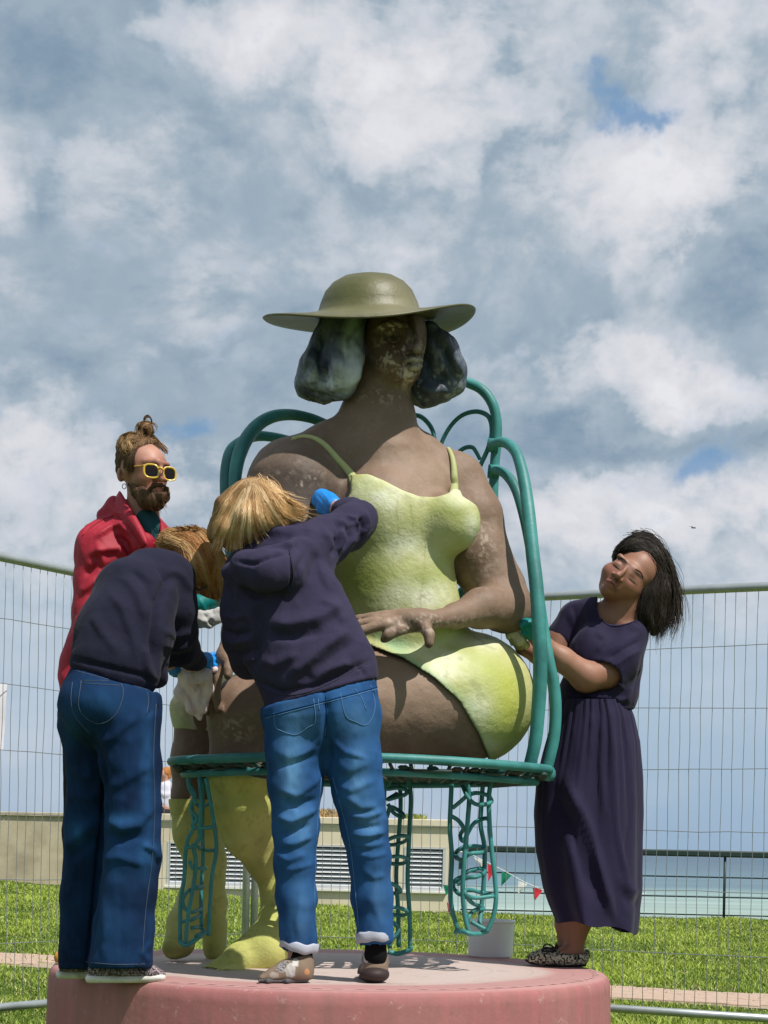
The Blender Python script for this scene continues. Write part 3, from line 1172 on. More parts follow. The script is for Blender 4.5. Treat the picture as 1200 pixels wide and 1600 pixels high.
# ================================================================ CHAIR
TEAL = mat('verdigris_paint', (.05, .25, .24), .5, .4, bump=.5, bscale=45, bdist=.002, var=.22, vscale=7,
           dirt=((.02, .11, .11), 5.0, .42, .66, .75))
CHD = 5.9
DKTEAL = mat('worn_dark_iron', (.035, .075, .065), .7, .3, bump=.5, bscale=45, bdist=.002, var=.3, vscale=7, dirt=((.07, .04, .025), 6.0, .45, .62, .8))
SEAT_Z = P(563, 1197, CHD)[2]
SCX = P(563, 1200, CHD)[0]


def tpx(pts, n=6):
    return catmull([P(x, y, CHD + d) for x, y, d in pts], n)


def rpx(r):
    return r * CHD / FPX


def make_chair():
    t = thing('garden_chair', 'oversized teal wrought iron chair under the seated statue', 'chair', (SCX, CHD, PLZ))
    ax, ay = 294 * CHD / FPX, .50
    ang = np.linspace(0, 2 * PI, 97)[:-1]

    def ring(a, b, z, r, seg=10):
        return tube([(SCX + a * math.cos(q), CHD + b * math.sin(q), z + .004 * math.sin(3 * q)) for q in ang], r, seg, closed=True)
    obj('seat_rim', ring(ax, ay, SEAT_Z, .0165, 12), TEAL, t)
    obj('lower_rim', ring(ax - .045, ay - .04, SEAT_Z - .045, .013), TEAL, t)
    # seat disc made of flat woven strips
    for i in range(-8, 9):
        x = i * .078
        if abs(x) >= ax - .03: continue
        hw = (ay - .02) * math.sqrt(1 - (x / ax) ** 2)
        pts = [(SCX + x + .02 * math.sin(q * 5 + i), CHD + q, SEAT_Z - .022 - .012 * math.cos(q / hw * 1.5)) for q in np.linspace(-hw, hw, 14)]
        obj('seat_slat', tube(pts, .020, 6, sy=.35), DKTEAL, t)
    for j in range(-4, 5):
        y = j * .11
        hw = (ax - .02) * math.sqrt(max(0, 1 - (y / ay) ** 2))
        if hw < .1: continue
        pts = [(SCX + q, CHD + y + .015 * math.sin(q * 6 + j), SEAT_Z - .034) for q in np.linspace(-hw, hw, 20)]
        obj('seat_cross_slat', tube(pts, .017, 6, sy=.35), DKTEAL, t)
    # drip edge: scalloped bars just under the rim, seen from below
    for i in range(30):
        q = PI + (i + .5) / 30 * PI
        p0 = np.array((SCX + (ax - .005) * math.cos(q), CHD + (ay - .005) * math.sin(q), SEAT_Z - .015))
        p1 = np.array((SCX + (ax - .20) * math.cos(q + .16), CHD + (ay - .17) * math.sin(q + .16), SEAT_Z - .062))
        obj('seat_scroll', tube(catmull([p0, (p0 + p1) / 2 + (0, 0, -.012), p1], 4), .007, 6), DKTEAL, t)
    R = rpx
    # right arm and back
    obj('back_post', tube(tpx([(640, 575, .30), (690, 582, .30), (729, 597, .30), (753, 609, .28), (769, 630, .27), (776, 658, .27), (776, 690, .27), (773, 725, .27), (771, 770, .27),
                               (771, 820, .27), (768, 860, .28), (755, 900, .30), (722, 925, .33), (708, 960, .35), (720, 1060, .40), (735, 1196, .42)]),
                          [R(8.5), R(8.5), R(8), R(8.5), R(8)], 12), TEAL, t)
    obj('arm_hoop', tube(tpx([(768, 697, .24), (776, 692, .20), (790, 692, .15), (805, 705, .10), (815, 733, .05), (822, 770, .0), (827, 810, -.05), (832, 863, -.09), (838, 915, -.12), (842, 973, -.14),
                              (844, 1047, -.14), (841, 1110, -.13), (836, 1160, -.12), (826, 1202, -.10)]), [R(7.5), R(8.5), R(10), R(11), R(11), R(9.5)], 12), TEAL, t)
    obj('arm_hoop', tube(tpx([(769, 738, .25), (776, 735, .22), (790, 741, .18), (804, 760, .14), (815, 792, .10), (826, 840, .06), (838, 910, .02), (848, 975, .0), (857, 1030, -.02), (865, 1070, -.02),
                              (868, 1110, -.02), (865, 1155, -.02), (854, 1204, -.02)]), [R(6.5), R(8), R(8.5), R(9), R(10), R(9)], 12), TEAL, t)
    cap = P(857, 1208, CHD)
    obj('rim_knob', lathe([(.002, -.03), (.02, -.026), (.026, -.01), (.026, .006), (.018, .022), (.002, .026)], 16, cap), TEAL, t)
    for pts, r in (([(745, 740, .30), (753, 722, .29), (762, 702, .28), (768, 680, .28), (767, 660, .28), (760, 648, .29), (743, 643, .31), (722, 649, .33), (704, 666, .35), (690, 692, .37), (684, 720, .38)], 4.0),
                   ([(625, 660, .38), (640, 650, .38), (655, 650, .38), (668, 660, .37), (677, 676, .37), (680, 700, .37)], 4.0),
                   ([(705, 722, .36), (714, 709, .36), (726, 700, .35), (738, 699, .34), (745, 708, .34), (750, 718, .34)], 3.6)):
        obj('back_scroll', tube(tpx(pts), [R(r), R(r), R(r * .9)], 8), TEAL, t)
    for x, y in ((770, 697), (771, 738)):
        p = P(x, y, CHD + .26)
        v, f = tube([p + (-.02, 0, .004), p + (.022, -.005, 0)], .026, 10)
        obj('collar', (v, f), TEAL, t)
    # left arm, hidden lower down behind the helpers
    obj('arm_hoop', tube(tpx([(560, 690, .36), (530, 672, .34), (508, 662, .32), (484, 653, .28), (456, 648, .24), (430, 650, .18), (408, 660, .14), (391, 677, .10), (377, 702, .06), (369, 732, .04),
                              (367, 768, .02), (369, 820, .0), (380, 950, .0), (395, 1080, .0), (410, 1200, .0)]), [R(7), R(7.5), R(9), R(10.5), R(11.5), R(10), R(9), R(9)], 12), TEAL, t)
    obj('arm_hoop', tube(tpx([(520, 712, .34), (480, 697, .34), (447, 687, .32), (419, 682, .28), (397, 682, .24), (378, 690, .20), (362, 704, .16), (355, 728, .12), (354, 766, .10),
                              (358, 820, .10), (368, 950, .12), (385, 1080, .14), (400, 1198, .16)]), [R(7), R(7.5), R(8.5), R(10), R(11), R(9), R(9)], 12), TEAL, t)

    # four caged legs: hoops and uneven verticals
    def leg(verticals, links, foot, r=3.6):
        top = min(v[0][1] for v in verticals)
        lg = obj('leg', tube(tpx(verticals[0], 5), R(r), 8), TEAL, t)
        for v in verticals[1:]:
            obj('rod', tube(tpx(v, 5), R(r), 8), TEAL, lg)
        for l in links:
            obj('link', tube(tpx(l, 5), R(r * .92), 8), TEAL, lg)
        if foot:
            obj('foot_rod', tube(tpx(foot, 5), R(r * 1.1), 8), TEAL, lg)
        return lg

    def loop(cx, cy, w, h, d, tilt=0, a0=0.2, a1=6.6, dd=.06):
        pts = []
        for q in np.linspace(a0, a1, 9):
            pts.append((cx + w * math.cos(q), cy + h * math.sin(q) + tilt * math.cos(q), d + dd * math.sin(q)))
        return pts
    d = -.18
    leg([[(706, 1216, d), (704, 1260, d), (703, 1295, d), (706, 1340, d), (704, 1385, d), (706, 1420, d), (716, 1455, d)],
         [(726, 1216, d - .04), (733, 1240, d - .04), (731, 1280, d - .04), (727, 1325, d - .05), (724, 1365, d - .05), (723, 1395, d - .05), (726, 1430, d - .04), (733, 1459, d - .03)],
         [(768, 1218, d), (764, 1245, d), (765, 1290, d), (769, 1335, d), (773, 1370, d), (775, 1405, d), (770, 1435, d), (760, 1457, d)],
         [(755, 1218, d + .1), (752, 1260, d + .1), (751, 1290, d + .1), (757, 1325, d + .1), (756, 1375, d + .1), (752, 1420, d + .1), (749, 1450, d + .05)]],
        [[(708, 1262, d), (720, 1252, d - .03), (731, 1243, d - .04), (745, 1239, d), (762, 1243, d), (768, 1252, d), (758, 1257, d - .03), (742, 1256, d - .06), (730, 1244, d - .05), (722, 1226, d)],
         [(703, 1274, d), (716, 1282, d), (724, 1294, d), (719, 1305, d + .04), (723, 1314, d), (729, 1306, d), (740, 1287, d), (756, 1279, d + .05), (764, 1280, d)],
         [(722, 1345, d), (714, 1340, d), (712, 1333, d + .03), (722, 1325, d), (740, 1322, d + .05), (757, 1325, d + .09), (752, 1332, d), (735, 1334, d - .04), (722, 1345, d), (720, 1358, d)],
         [(722, 1370, d), (712, 1375, d), (708, 1385, d + .05), (716, 1396, d), (726, 1400, d - .05)],
         [(722, 1368, d), (735, 1360, d), (752, 1357, d + .08), (757, 1363, d + .08), (745, 1370, d), (728, 1372, d), (714, 1382, d)],
         [(772, 1400, d), (755, 1396, d + .05), (738, 1391, d), (727, 1391, d - .04), (728, 1398, d - .05), (742, 1403, d - .02), (772, 1400, d)],
         [(728, 1400, d - .04), (738, 1411, d), (752, 1417, d + .1), (755, 1421, d + .1), (742, 1422, d + .05), (733, 1432, d), (730, 1446, d)],
         [(736, 1440, d), (748, 1447, d), (758, 1452, d)]],
        [(712, 1456, d), (722, 1455, d - .03), (734, 1459, d - .04), (748, 1459, d), (762, 1455, d + .02)])
    d = .12
    leg([[(602, 1214, d), (599, 1260, d), (600, 1310, d), (603, 1380, d), (607, 1440, d), (609, 1482, d)],
         [(624, 1214, d + .1), (626, 1260, d + .1), (622, 1320, d + .1), (619, 1370, d + .1), (622, 1420, d + .1), (623, 1480, d + .08)],
         [(638, 1214, d), (642, 1245, d), (640, 1290, d), (638, 1340, d), (637, 1380, d), (640, 1430, d), (641, 1483, d)]],
        [[(612, 1216, d), (604, 1232, d), (620, 1231, d), (634, 1234, d), (634, 1241, d), (618, 1246, d), (606, 1249, d), (620, 1240, d + .05)],
         [(600, 1290, d), (606, 1272, d), (610, 1261, d), (622, 1266, d), (631, 1274, d - .03), (628, 1277, d), (615, 1270, d), (606, 1256, d)],
         loop(620, 1313, 18, 6, d, -4), loop(620, 1344, 17, 6, d, 0), loop(612, 1388, 14, 7, d, 4), loop(620, 1424, 17, 6, d, 2),
         [(600, 1445, d), (610, 1440, d), (622, 1450, d), (618, 1462, d), (606, 1470, d)]],
        [(606, 1487, d), (622, 1490, d), (640, 1484, d), (641, 1478, d)])
    d = -.30
    leg([[(294, 1216, d), (296, 1232, d), (303, 1245, d), (299, 1262, d + .02), (303, 1290, d), (293, 1312, d), (289, 1340, d), (288, 1370, d), (282, 1410, d), (281, 1470, d)],
         [(312, 1216, d + .05), (314, 1250, d), (312, 1290, d), (311, 1310, d), (303, 1325, d), (306, 1345, d), (303, 1380, d), (294, 1430, d - .03), (290, 1474, d - .03)],
         [(322, 1216, d), (330, 1260, d), (336, 1300, d), (338, 1330, d), (331, 1370, d), (328, 1420, d), (326, 1462, d)],
         [(318, 1216, d + .12), (316, 1280, d + .12), (317, 1340, d + .12), (314, 1400, d + .12), (315, 1448, d + .1)]],
        [[(297, 1228, d), (304, 1240, d), (306, 1256, d), (318, 1260, d + .06), (330, 1253, d)],
         [(300, 1268, d), (308, 1280, d), (300, 1290, d), (312, 1294, d), (336, 1292, d)],
         [(290, 1325, d), (306, 1322, d), (318, 1328, d + .1), (334, 1329, d)], [(296, 1346, d), (302, 1356, d), (322, 1357, d + .1)],
         [(304, 1386, d), (318, 1385, d + .1)],
         [(315, 1388, d + .1), (296, 1391, d), (286, 1404, d), (288, 1418, d), (300, 1425, d), (314, 1420, d + .1)],
         [(284, 1440, d), (300, 1437, d), (312, 1430, d + .1)],
         [(300, 1450, d), (312, 1449, d + .1), (318, 1455, d + .1), (306, 1463, d)]],
        [(281, 1470, d), (290, 1477, d - .03), (306, 1468, d), (322, 1456, d + .08)], r=3.2)
    return t


make_chair()

# ================================================================ STATUE
SD = 5.9


def sp(x, y, d=0.0):
    return P(x, y, SD + d)


def sr(r, d=0.0):
    return r * (SD + d) / FPX


def chain(F, nodes, k=0.02, ky=1.0, D=None, mode='add'):
    D = SD if D is None else D
    for a, b in zip(nodes[:-1], nodes[1:]):
        F.cone(P(a[0], a[1], D + a[2]), P(b[0], b[1], D + b[2]), a[3] * (D + a[2]) / FPX, b[3] * (D + b[2]) / FPX, k, ky, mode)
    return F


def colmix(c, m, col):
    m = np.clip(m, 0, 1)[:, None]
    return c * (1 - m) + np.array(col) * m


def pblob(q, x, y, rx, ry, ang=0.0):
    dx, dy = q[:, 0] - x, q[:, 1] - y
    c, s = math.cos(ang), math.sin(ang)
    u, v = dx * c + dy * s, -dx * s + dy * c
    return np.exp(-((u / rx) ** 2 + (v / ry) ** 2))


def make_statue():
    t = thing('seated_statue', 'larger than life painted statue of a seated woman in a wide hat and lime dress', 'statue', (sp(560, 1500)[0], SD, PLZ))
    lo = sp(235, 1540, 0) ; hi = sp(850, 470, 0)
    lo = np.array((lo[0] - .03, SD - .62, PLZ - .02)); hi = np.array((hi[0] + .03, SD + .62, hi[2] + .05))
    T = Field(lo, hi, .0068)
    # torso
    T.ell(sp(604, 800, .02), (sr(100), .185, sr(92)), 0)
    T.ell(sp(610, 760, .05), (sr(95), .15, sr(58)), .05)
    T.ell(sp(698, 815, -.105), (sr(44), .095, sr(44)), .05)
    T.ell(sp(592, 795, -.125), (sr(58), .088, sr(54)), .06)
    chain(T, [(608, 850, .0, 90), (618, 930, .0, 82), (628, 985, .02, 92)], .06, .95)
    T.ell(sp(728, 1092, .10), (sr(103), .27, sr(99)), .05)
    T.ell(sp(640, 1060, .12), (sr(80), .25, sr(80)), .05)
    # thighs
    chain(T, [(712, 1102, -.02, 88), (560, 1104, -.12, 88), (455, 1110, -.17, 78), (388, 1118, -.2, 62)], .04)
    chain(T, [(700, 1110, .28, 84), (480, 1115, .27, 72), (325, 1118, .22, 50)], .05)
    B = T.copy()
    # legs
    chain(B, [(388, 1118, -.2, 62), (382, 1200, -.18, 54), (384, 1255, -.15, 51), (391, 1300, -.12, 41), (410, 1345, -.10, 23), (421, 1385, -.09, 11), (422, 1410, -.09, 9)], .025)
    chain(B, [(422, 1400, -.09, 9), (425, 1432, -.12, 15), (416, 1478, -.18, 32)], .03)
    chain(B, [(414, 1484, -.18, 35), (376, 1500, -.22, 23), (345, 1513, -.25, 11), (322, 1519, -.27, 7)], .03)
    for i, (x, y) in enumerate(((320, 1519), (326, 1520), (334, 1521), (343, 1522))):
        chain(B, [(x + 30, y - 6, -.24 - i * .03, 9), (x, y, -.27 - i * .035, 6.2)], .006)
    chain(B, [(325, 1118, .22, 50), (309, 1190, .2, 40), (306, 1250, .19, 37), (310, 1300, .18, 36), (321, 1345, .17, 28), (326, 1372, .17, 22)], .03)
    chain(B, [(326, 1375, .17, 22), (334, 1410, .18, 17), (334, 1450, .18, 15), (335, 1484, .18, 15)], .02)
    chain(B, [(318, 1360, .17, 22), (304, 1405, .12, 22), (288, 1445, .06, 24), (280, 1474, .02, 20), (270, 1482, .0, 14)], .02)
    # neck, shoulders, arms
    chain(B, [(598, 590, .05, 44), (592, 625, .06, 45), (588, 665, .06, 58), (590, 712, .06, 76)], .05)
    chain(B, [(588, 690, .08, 44), (520, 715, .03, 50), (462, 752, -.04, 62)], .06)
    chain(B, [(600, 690, .10, 40), (652, 716, .12, 38), (704, 752, .12, 38)], .035)
    chain(B, [(463, 765, -.05, 78), (448, 830, -.08, 66), (420, 900, -.10, 48), (395, 940, -.12, 36)], .05)
    chain(B, [(395, 940, -.12, 36), (372, 990, -.20, 24), (358, 1020, -.27, 17)], .03)
    chain(B, [(714, 755, .12, 46), (735, 810, .10, 46), (748, 870, .08, 47), (776, 920, .06, 40), (795, 950, .02, 34)], .05)
    chain(B, [(792, 950, .02, 38), (752, 950, -.10, 30), (712, 962, -.20, 18), (688, 967, -.26, 14)], .035)
    B.ell(sp(650, 969, -.315), (sr(40), .05, sr(17)), .02)
    chain(B, [(690, 966, -.26, 14), (655, 969, -.31, 15)], .02)
    for nodes in ([(648, 974, -.33, 9.5), (664, 980, -.35, 9.5), (671, 992, -.37, 8.5), (671, 1006, -.375, 7.5)],
                  [(640, 980, -.33, 9), (622, 984, -.35, 9), (606, 993, -.36, 8.5), (600, 999, -.36, 7)],
                  [(632, 970, -.33, 9), (600, 975, -.36, 9), (566, 985, -.37, 8), (545, 992, -.37, 7)],
                  [(630, 963, -.32, 8), (600, 968, -.33, 7.5), (560, 974, -.34, 7), (540, 978, -.34, 6)],
                  [(632, 958, -.30, 8), (600, 961, -.31, 6.5), (560, 965, -.31, 5.5), (545, 968, -.31, 5)]):
        chain(B, nodes, .007)
    # resting hand on the near knee
    B.ell(sp(352, 1030, -.30), (sr(16), .045, sr(20)), .02)
    for nodes in ([(350, 1036, -.32, 8), (340, 1062, -.335, 7.5), (338, 1088, -.335, 7), (342, 1108, -.33, 6.5)],
                  [(358, 1034, -.34, 8), (357, 1046, -.37, 8.5), (356, 1056, -.38, 8)],
                  [(340, 1040, -.28, 7), (328, 1068, -.285, 7), (324, 1092, -.28, 6.5), (325, 1113, -.275, 6)],
                  [(336, 1038, -.24, 6.5), (322, 1066, -.235, 6.5), (318, 1090, -.23, 6)]):
        chain(B, nodes, .007)
    # head
    B.ell(sp(617, 530, .0), (sr(50), .15, sr(66)), .03)
    B.ell(sp(622, 572, -.03), (sr(36), .115, sr(30)), .03)
    B.ell(sp(637, 588, -.115), (sr(12), .045, sr(10)), .015)
    chain(B, [(643, 498, -.135, 6), (651, 525, -.170, 6.5), (651, 546, -.200, 7.5)], .008)
    chain(B, [(637, 551, -.165, 5.5), (660, 550, -.16, 4.5)], .006)
    chain(B, [(630, 565, -.155, 4.2), (647, 562, -.182, 4.8), (659, 563, -.15, 3.6)], .004)
    chain(B, [(632, 574, -.152, 4.2), (647, 574, -.176, 5.2), (657, 572, -.145, 4)], .004)
    chain(B, [(592, 511, -.140, 4.5), (612, 503, -.158, 5), (634, 509, -.158, 5)], .007)
    B.ell(sp(613, 524, -.165), (sr(17), .045, sr(9)), .015, mode='cut')
    B.ell(sp(613, 524, -.118), (sr(12), .022, sr(6)), .004)
    B.ell(sp(660, 522, -.14), (sr(8), .04, sr(7)), .012, mode='cut')

    # cloth: everything of the torso field grown a little, inside the cut of the dress
    px, py, pd = T.px()
    cut = [(512, 690), (549, 742), (575, 741), (600, 751), (628, 766), (655, 776), (682, 777), (701, 771), (711, 760), (716, 752), (722, 775), (760, 800), (740, 880), (760, 950), (900, 955),
           (900, 1210), (768, 1199), (747, 1146), (716, 1094), (676, 1058), (628, 1028), (575, 1007), (530, 1000), (470, 1020), (420, 1036), (400, 1000), (440, 800), (530, 800), (548, 770), (549, 744)]
    g = poly_sdf(px, py, cut) * (SD / FPX)
    far = [(255, 1078), (264, 1133), (300, 1152), (338, 1176), (420, 1190), (470, 1040), (290, 1040)]
    g2 = np.maximum(poly_sdf(px, py, far) * (SD / FPX), (SD + .10) - pd)
    g = np.minimum(g, g2)
    Dr = Field.__new__(Field); Dr.lo, Dr.vox, Dr.n = T.lo, T.vox, T.n
    Dr.f = np.maximum(T.f - .017, g).astype(np.float32)
    Dr.ell(sp(302, 1104, .22), (sr(36), .10, sr(24)), .03)
    Dr.f = np.maximum(Dr.f, np.where(px < 300, (py - 1145 - (px - 270) * .6) * (SD / FPX), -1)).astype(np.float32)
    del px, py, pd, g, g2
    V, Fc = B.mesh(2)
    V = rough(V, Fc, 9, .006, 3, 1)
    V = rough(V, Fc, 40, .0014, 2, 2)
    V[:, 2] = np.maximum(V[:, 2], PLZ - .002)
    q = PX(V)
    n1, n2, n3 = fbm(V, 6, 4, 5), fbm(V, 105, 2, 6), fbm(V, 30, 3, 9)
    skin = np.tile(np.array((.235, .155, .108)), (len(V), 1))
    skin = colmix(skin, .5 + .8 * n1, (.175, .112, .078))
    skin = colmix(skin, (pblob(q, 650, 740, 60, 40) + pblob(q, 640, 1090, 120, 50) + pblob(q, 610, 965, 60, 20)) * .6, (.31, .215, .155))  # sunlit chest, thigh and hand painted lighter
    skin = colmix(skin, pblob(q, 455, 765, 95, 85) * .85, (.062, .048, .040))  # shade of hat and hair painted onto this shoulder and upper arm
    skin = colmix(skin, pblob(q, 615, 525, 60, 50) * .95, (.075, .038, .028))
    skin = colmix(skin, pblob(q, 613, 524, 16, 6) * .7, (.05, .022, .018))  # eye socket shade painted into the face colour
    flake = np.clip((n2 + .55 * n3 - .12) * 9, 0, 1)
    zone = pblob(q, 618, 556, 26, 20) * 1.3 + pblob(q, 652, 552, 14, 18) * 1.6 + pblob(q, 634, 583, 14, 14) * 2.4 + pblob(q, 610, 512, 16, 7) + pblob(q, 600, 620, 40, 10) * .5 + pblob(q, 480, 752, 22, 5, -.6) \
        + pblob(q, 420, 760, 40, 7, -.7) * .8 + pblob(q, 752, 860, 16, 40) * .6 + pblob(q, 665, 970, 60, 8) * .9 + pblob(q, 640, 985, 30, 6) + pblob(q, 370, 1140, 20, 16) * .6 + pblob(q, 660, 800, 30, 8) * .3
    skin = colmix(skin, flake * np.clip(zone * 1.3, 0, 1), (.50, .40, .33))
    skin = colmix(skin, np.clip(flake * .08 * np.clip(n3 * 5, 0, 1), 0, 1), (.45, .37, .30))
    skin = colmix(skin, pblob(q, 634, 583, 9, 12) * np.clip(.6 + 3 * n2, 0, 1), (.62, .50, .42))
    skin = colmix(skin, pblob(q, 647, 569, 13, 5) * .9, (.07, .075, .05))
    skin = colmix(skin, pblob(q, 646, 553, 12, 3) * .8, (.05, .035, .025))  # painted shadow under the nose
    skin = colmix(skin, pblob(q, 655, 543, 9, 7) * .7 + pblob(q, 660, 566, 5, 10) * .5, (.36, .29, .23))  # pale peeling patch, and light painted on the right cheek
    skin = colmix(skin, pblob(q, 656, 512, 6, 20) * .8, (.20, .12, .10))  # right plane of the nose painted lighter for the light on it
    skin = colmix(skin, pblob(q, 643, 520, 3, 24) * .8, (.03, .018, .014))  # painted shade line along the other side of the nose
    skin = colmix(skin, pblob(q, 613, 527, 15, 3.5) * .9 + pblob(q, 612, 503, 18, 2.5) * .6, (.022, .012, .010))  # eye slit and brow line, socket shading painted in
    skin = colmix(skin, pblob(q, 646, 562, 12, 2.6) * .8 + pblob(q, 648, 576, 10, 2.6) * .7, (.33, .31, .23))
    skin = colmix(skin, pblob(q, 640, 556, 5, 3) * .8, (.03, .02, .016))
    # finger and toe ends
    for x, y in ((671, 1008), (601, 999), (356, 1058), (342, 1110), (325, 1114)):
        skin = colmix(skin, pblob(q, x, y, 4, 4) * .8, (.07, .045, .03))
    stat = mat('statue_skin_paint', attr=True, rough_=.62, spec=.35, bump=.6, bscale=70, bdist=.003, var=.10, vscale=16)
    # stockings are the lower legs of the same casting, split off as parts of their own
    farY = SD - .30 + np.clip((330 - q[:, 0]) / 60 + .0, -1, 1) * 0
    farY = np.where(q[:, 1] > 1400, np.where(q[:, 0] < 312, SD - .2, SD + .02), SD + .02)
    sock = ((q[:, 0] > 300) & (q[:, 1] > 1206) & (V[:, 1] < farY) & (q[:, 0] < 470)) | ((q[:, 1] > 1248) & (q[:, 0] < 380) & (V[:, 1] >= farY))
    sock &= (q[:, 1] > 1203)
    fs = sock[Fc].all(1)
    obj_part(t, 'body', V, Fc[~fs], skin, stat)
    Vs = V + vnormals(V, Fc) * .007
    lime = np.tile(np.array((.56, .55, .19)), (len(V), 1))
    lime = colmix(lime, .45 + 1.0 * n1, (.42, .44, .10))
    lime = colmix(lime, pblob(q, 365, 1240, 30, 30) * .4, (.40, .42, .10))
    lime = colmix(lime, np.clip((n2 + n3 - .3) * 6, 0, 1) * .25, (.16, .18, .06))
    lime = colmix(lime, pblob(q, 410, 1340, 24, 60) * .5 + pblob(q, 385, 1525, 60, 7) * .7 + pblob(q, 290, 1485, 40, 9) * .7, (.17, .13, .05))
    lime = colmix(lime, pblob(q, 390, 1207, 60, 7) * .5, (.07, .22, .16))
    limem = mat('stocking_paint', attr=True, rough_=.68, spec=.3, bump=.6, bscale=90, bdist=.003, var=.10, vscale=20)
    near = (V[:, 1] < farY)
    for sel in (near, ~near):
        f2 = Fc[fs & sel[Fc].all(1)]
        if len(f2):
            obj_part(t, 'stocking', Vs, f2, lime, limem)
    # dress
    V, Fc = Dr.mesh(2)
    V = rough(V, Fc, 12, .0022, 3, 11)
    V = rough(V, Fc, 60, .0012, 2, 12)
    q = PX(V)
    n1, n2, n3 = fbm(V, 5, 4, 5), fbm(V, 60, 3, 6), fbm(V, 20, 3, 9)
    c = np.tile(np.array((.48, .465, .235)), (len(V), 1))
    c = colmix(c, .4 + 1.6 * n1, (.35, .39, .095))
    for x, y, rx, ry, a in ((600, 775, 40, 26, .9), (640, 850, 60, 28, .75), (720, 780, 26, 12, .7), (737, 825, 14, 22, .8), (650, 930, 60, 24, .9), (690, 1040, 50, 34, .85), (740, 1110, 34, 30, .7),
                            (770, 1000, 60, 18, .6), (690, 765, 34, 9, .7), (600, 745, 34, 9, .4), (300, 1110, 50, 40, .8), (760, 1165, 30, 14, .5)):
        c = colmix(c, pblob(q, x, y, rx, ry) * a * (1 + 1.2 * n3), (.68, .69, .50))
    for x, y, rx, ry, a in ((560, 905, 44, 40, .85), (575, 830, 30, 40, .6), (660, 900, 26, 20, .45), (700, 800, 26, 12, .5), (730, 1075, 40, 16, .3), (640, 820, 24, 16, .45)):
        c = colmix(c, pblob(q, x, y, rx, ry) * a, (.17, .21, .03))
    c = colmix(c, (pblob(q, 800, 1100, 26, 70) + pblob(q, 735, 1050, 40, 30) * .3) * .6, (.48, .50, .075))
    c = colmix(c, pblob(q, 625, 1005, 26, 10, .3) * .7, (.30, .50, .30))
    c = colmix(c, pblob(q, 640, 1030, 120, 7, .65) * .5, (.25, .48, .28))
    c = colmix(c, pblob(q, 752, 1165, 10, 50, -.4) * .5, (.30, .50, .20))
    c = colmix(c, np.clip((n3 + .5 * n2 - .3) * 6, 0, 1) * .35, (.22, .24, .08))
    # dark edge along the cut
    d, _, _ = seg_dist(q, [(560, 1003), (628, 1029), (676, 1059), (716, 1096), (747, 1148), (767, 1196)])
    c = colmix(c, np.clip(1.4 - d / 3.2, 0, 1), (.045, .06, .035))
    for pts in ([(622, 775), (620, 800), (624, 840)], [(665, 850), (662, 900), (656, 940)], [(642, 790), (645, 830)]):
        d, _, _ = seg_dist(q, pts)
        c = colmix(c, np.clip(1 - d / 1.6, 0, 1) * .5, (.25, .24, .10))
    dm = mat('dress_paint', attr=True, rough_=.60, spec=.35, bump=.6, bscale=85, bdist=.004, var=.08, vscale=24)
    obj_part(t, 'dress', V, Fc, c, dm)
    # straps laid over the shoulders by casting onto the body
    bvh = BVHTree.FromPolygons([tuple(v) for v in B_last[0]], [tuple(int(i) for i in f) for f in B_last[1]])

    def on_body(pts, off=.006):
        out = []
        for x, y in pts:
            d = Vector(P(x, y, 1.0) - np.array((0, 0, HC))).normalized()
            h = bvh.ray_cast(Vector((0, 0, HC)), d)
            if h[0] is not None:
                out.append(np.array(h[0]) - np.array(d) * off)
        if len(out) > 1:
            out.insert(0, out[0] + np.array((.0, .05, -.012)))
        return np.array(out)
    strapm = mat('strap_paint', (.40, .42, .19), .6, .3, bump=.5, bscale=80, bdist=.002)
    for pts, r in (([(458, 686), (466, 683), (478, 682), (492, 685), (505, 693), (516, 704), (528, 718), (540, 731), (549, 742), (553, 752)], (.007, .009, .012, .017)),
                   ([(690, 692), (700, 700), (706, 712), (709, 728), (710, 745), (710, 762), (708, 774)], (.006, .009, .013, .018))):
        p = on_body(pts)
        if len(p) > 2:
            obj('strap', tube(catmull(p, 4), r, 8, sy=.6), strapm, t)
    # hair: two hanging masses
    Hh = Field(sp(450, 645) - (0, .35, 0), sp(740, 480) + (0, .35, 0), .006)
    chain(Hh, [(528, 505, .0, 26), (512, 545, .0, 27), (494, 580, -.01, 27), (484, 598, -.01, 22)], .025, 1.5)
    chain(Hh, [(545, 505, -.06, 20), (541, 548, -.08, 21), (535, 585, -.09, 26), (532, 602, -.08, 21)], .02, 1.2)
    chain(Hh, [(482, 602, .0, 20), (505, 609, .0, 19), (540, 611, -.02, 13)], .02, 1.5)
    chain(Hh, [(560, 498, -.07, 14), (549, 530, -.08, 16), (553, 560, -.10, 14), (540, 585, -.1, 18)], .014)
    Hh.cone(sp(520, 512, -.13), sp(507, 575, -.16), sr(5), sr(8), .02, 1.0, 'cut')
    chain(Hh, [(672, 520, .05, 18), (688, 550, .06, 28), (702, 580, .06, 25), (710, 600, .06, 16)], .025, 1.5)
    chain(Hh, [(668, 550, .08, 22), (672, 590, .09, 30), (664, 608, .08, 26), (645, 616, .08, 15)], .02, 1.2)
    chain(Hh, [(690, 608, .06, 20), (668, 615, .06, 20)], .02, 1.4)
    chain(Hh, [(600, 520, .16, 60), (590, 580, .17, 58)], .03)
    V, Fc = Hh.mesh(2)
    q = PX(V)
    V = rough(V, Fc, 11, .012, 3, 21, (1, 1, .5))
    V = rough(V, Fc, 34, .006, 3, 22, (1.4, 1.4, .35))
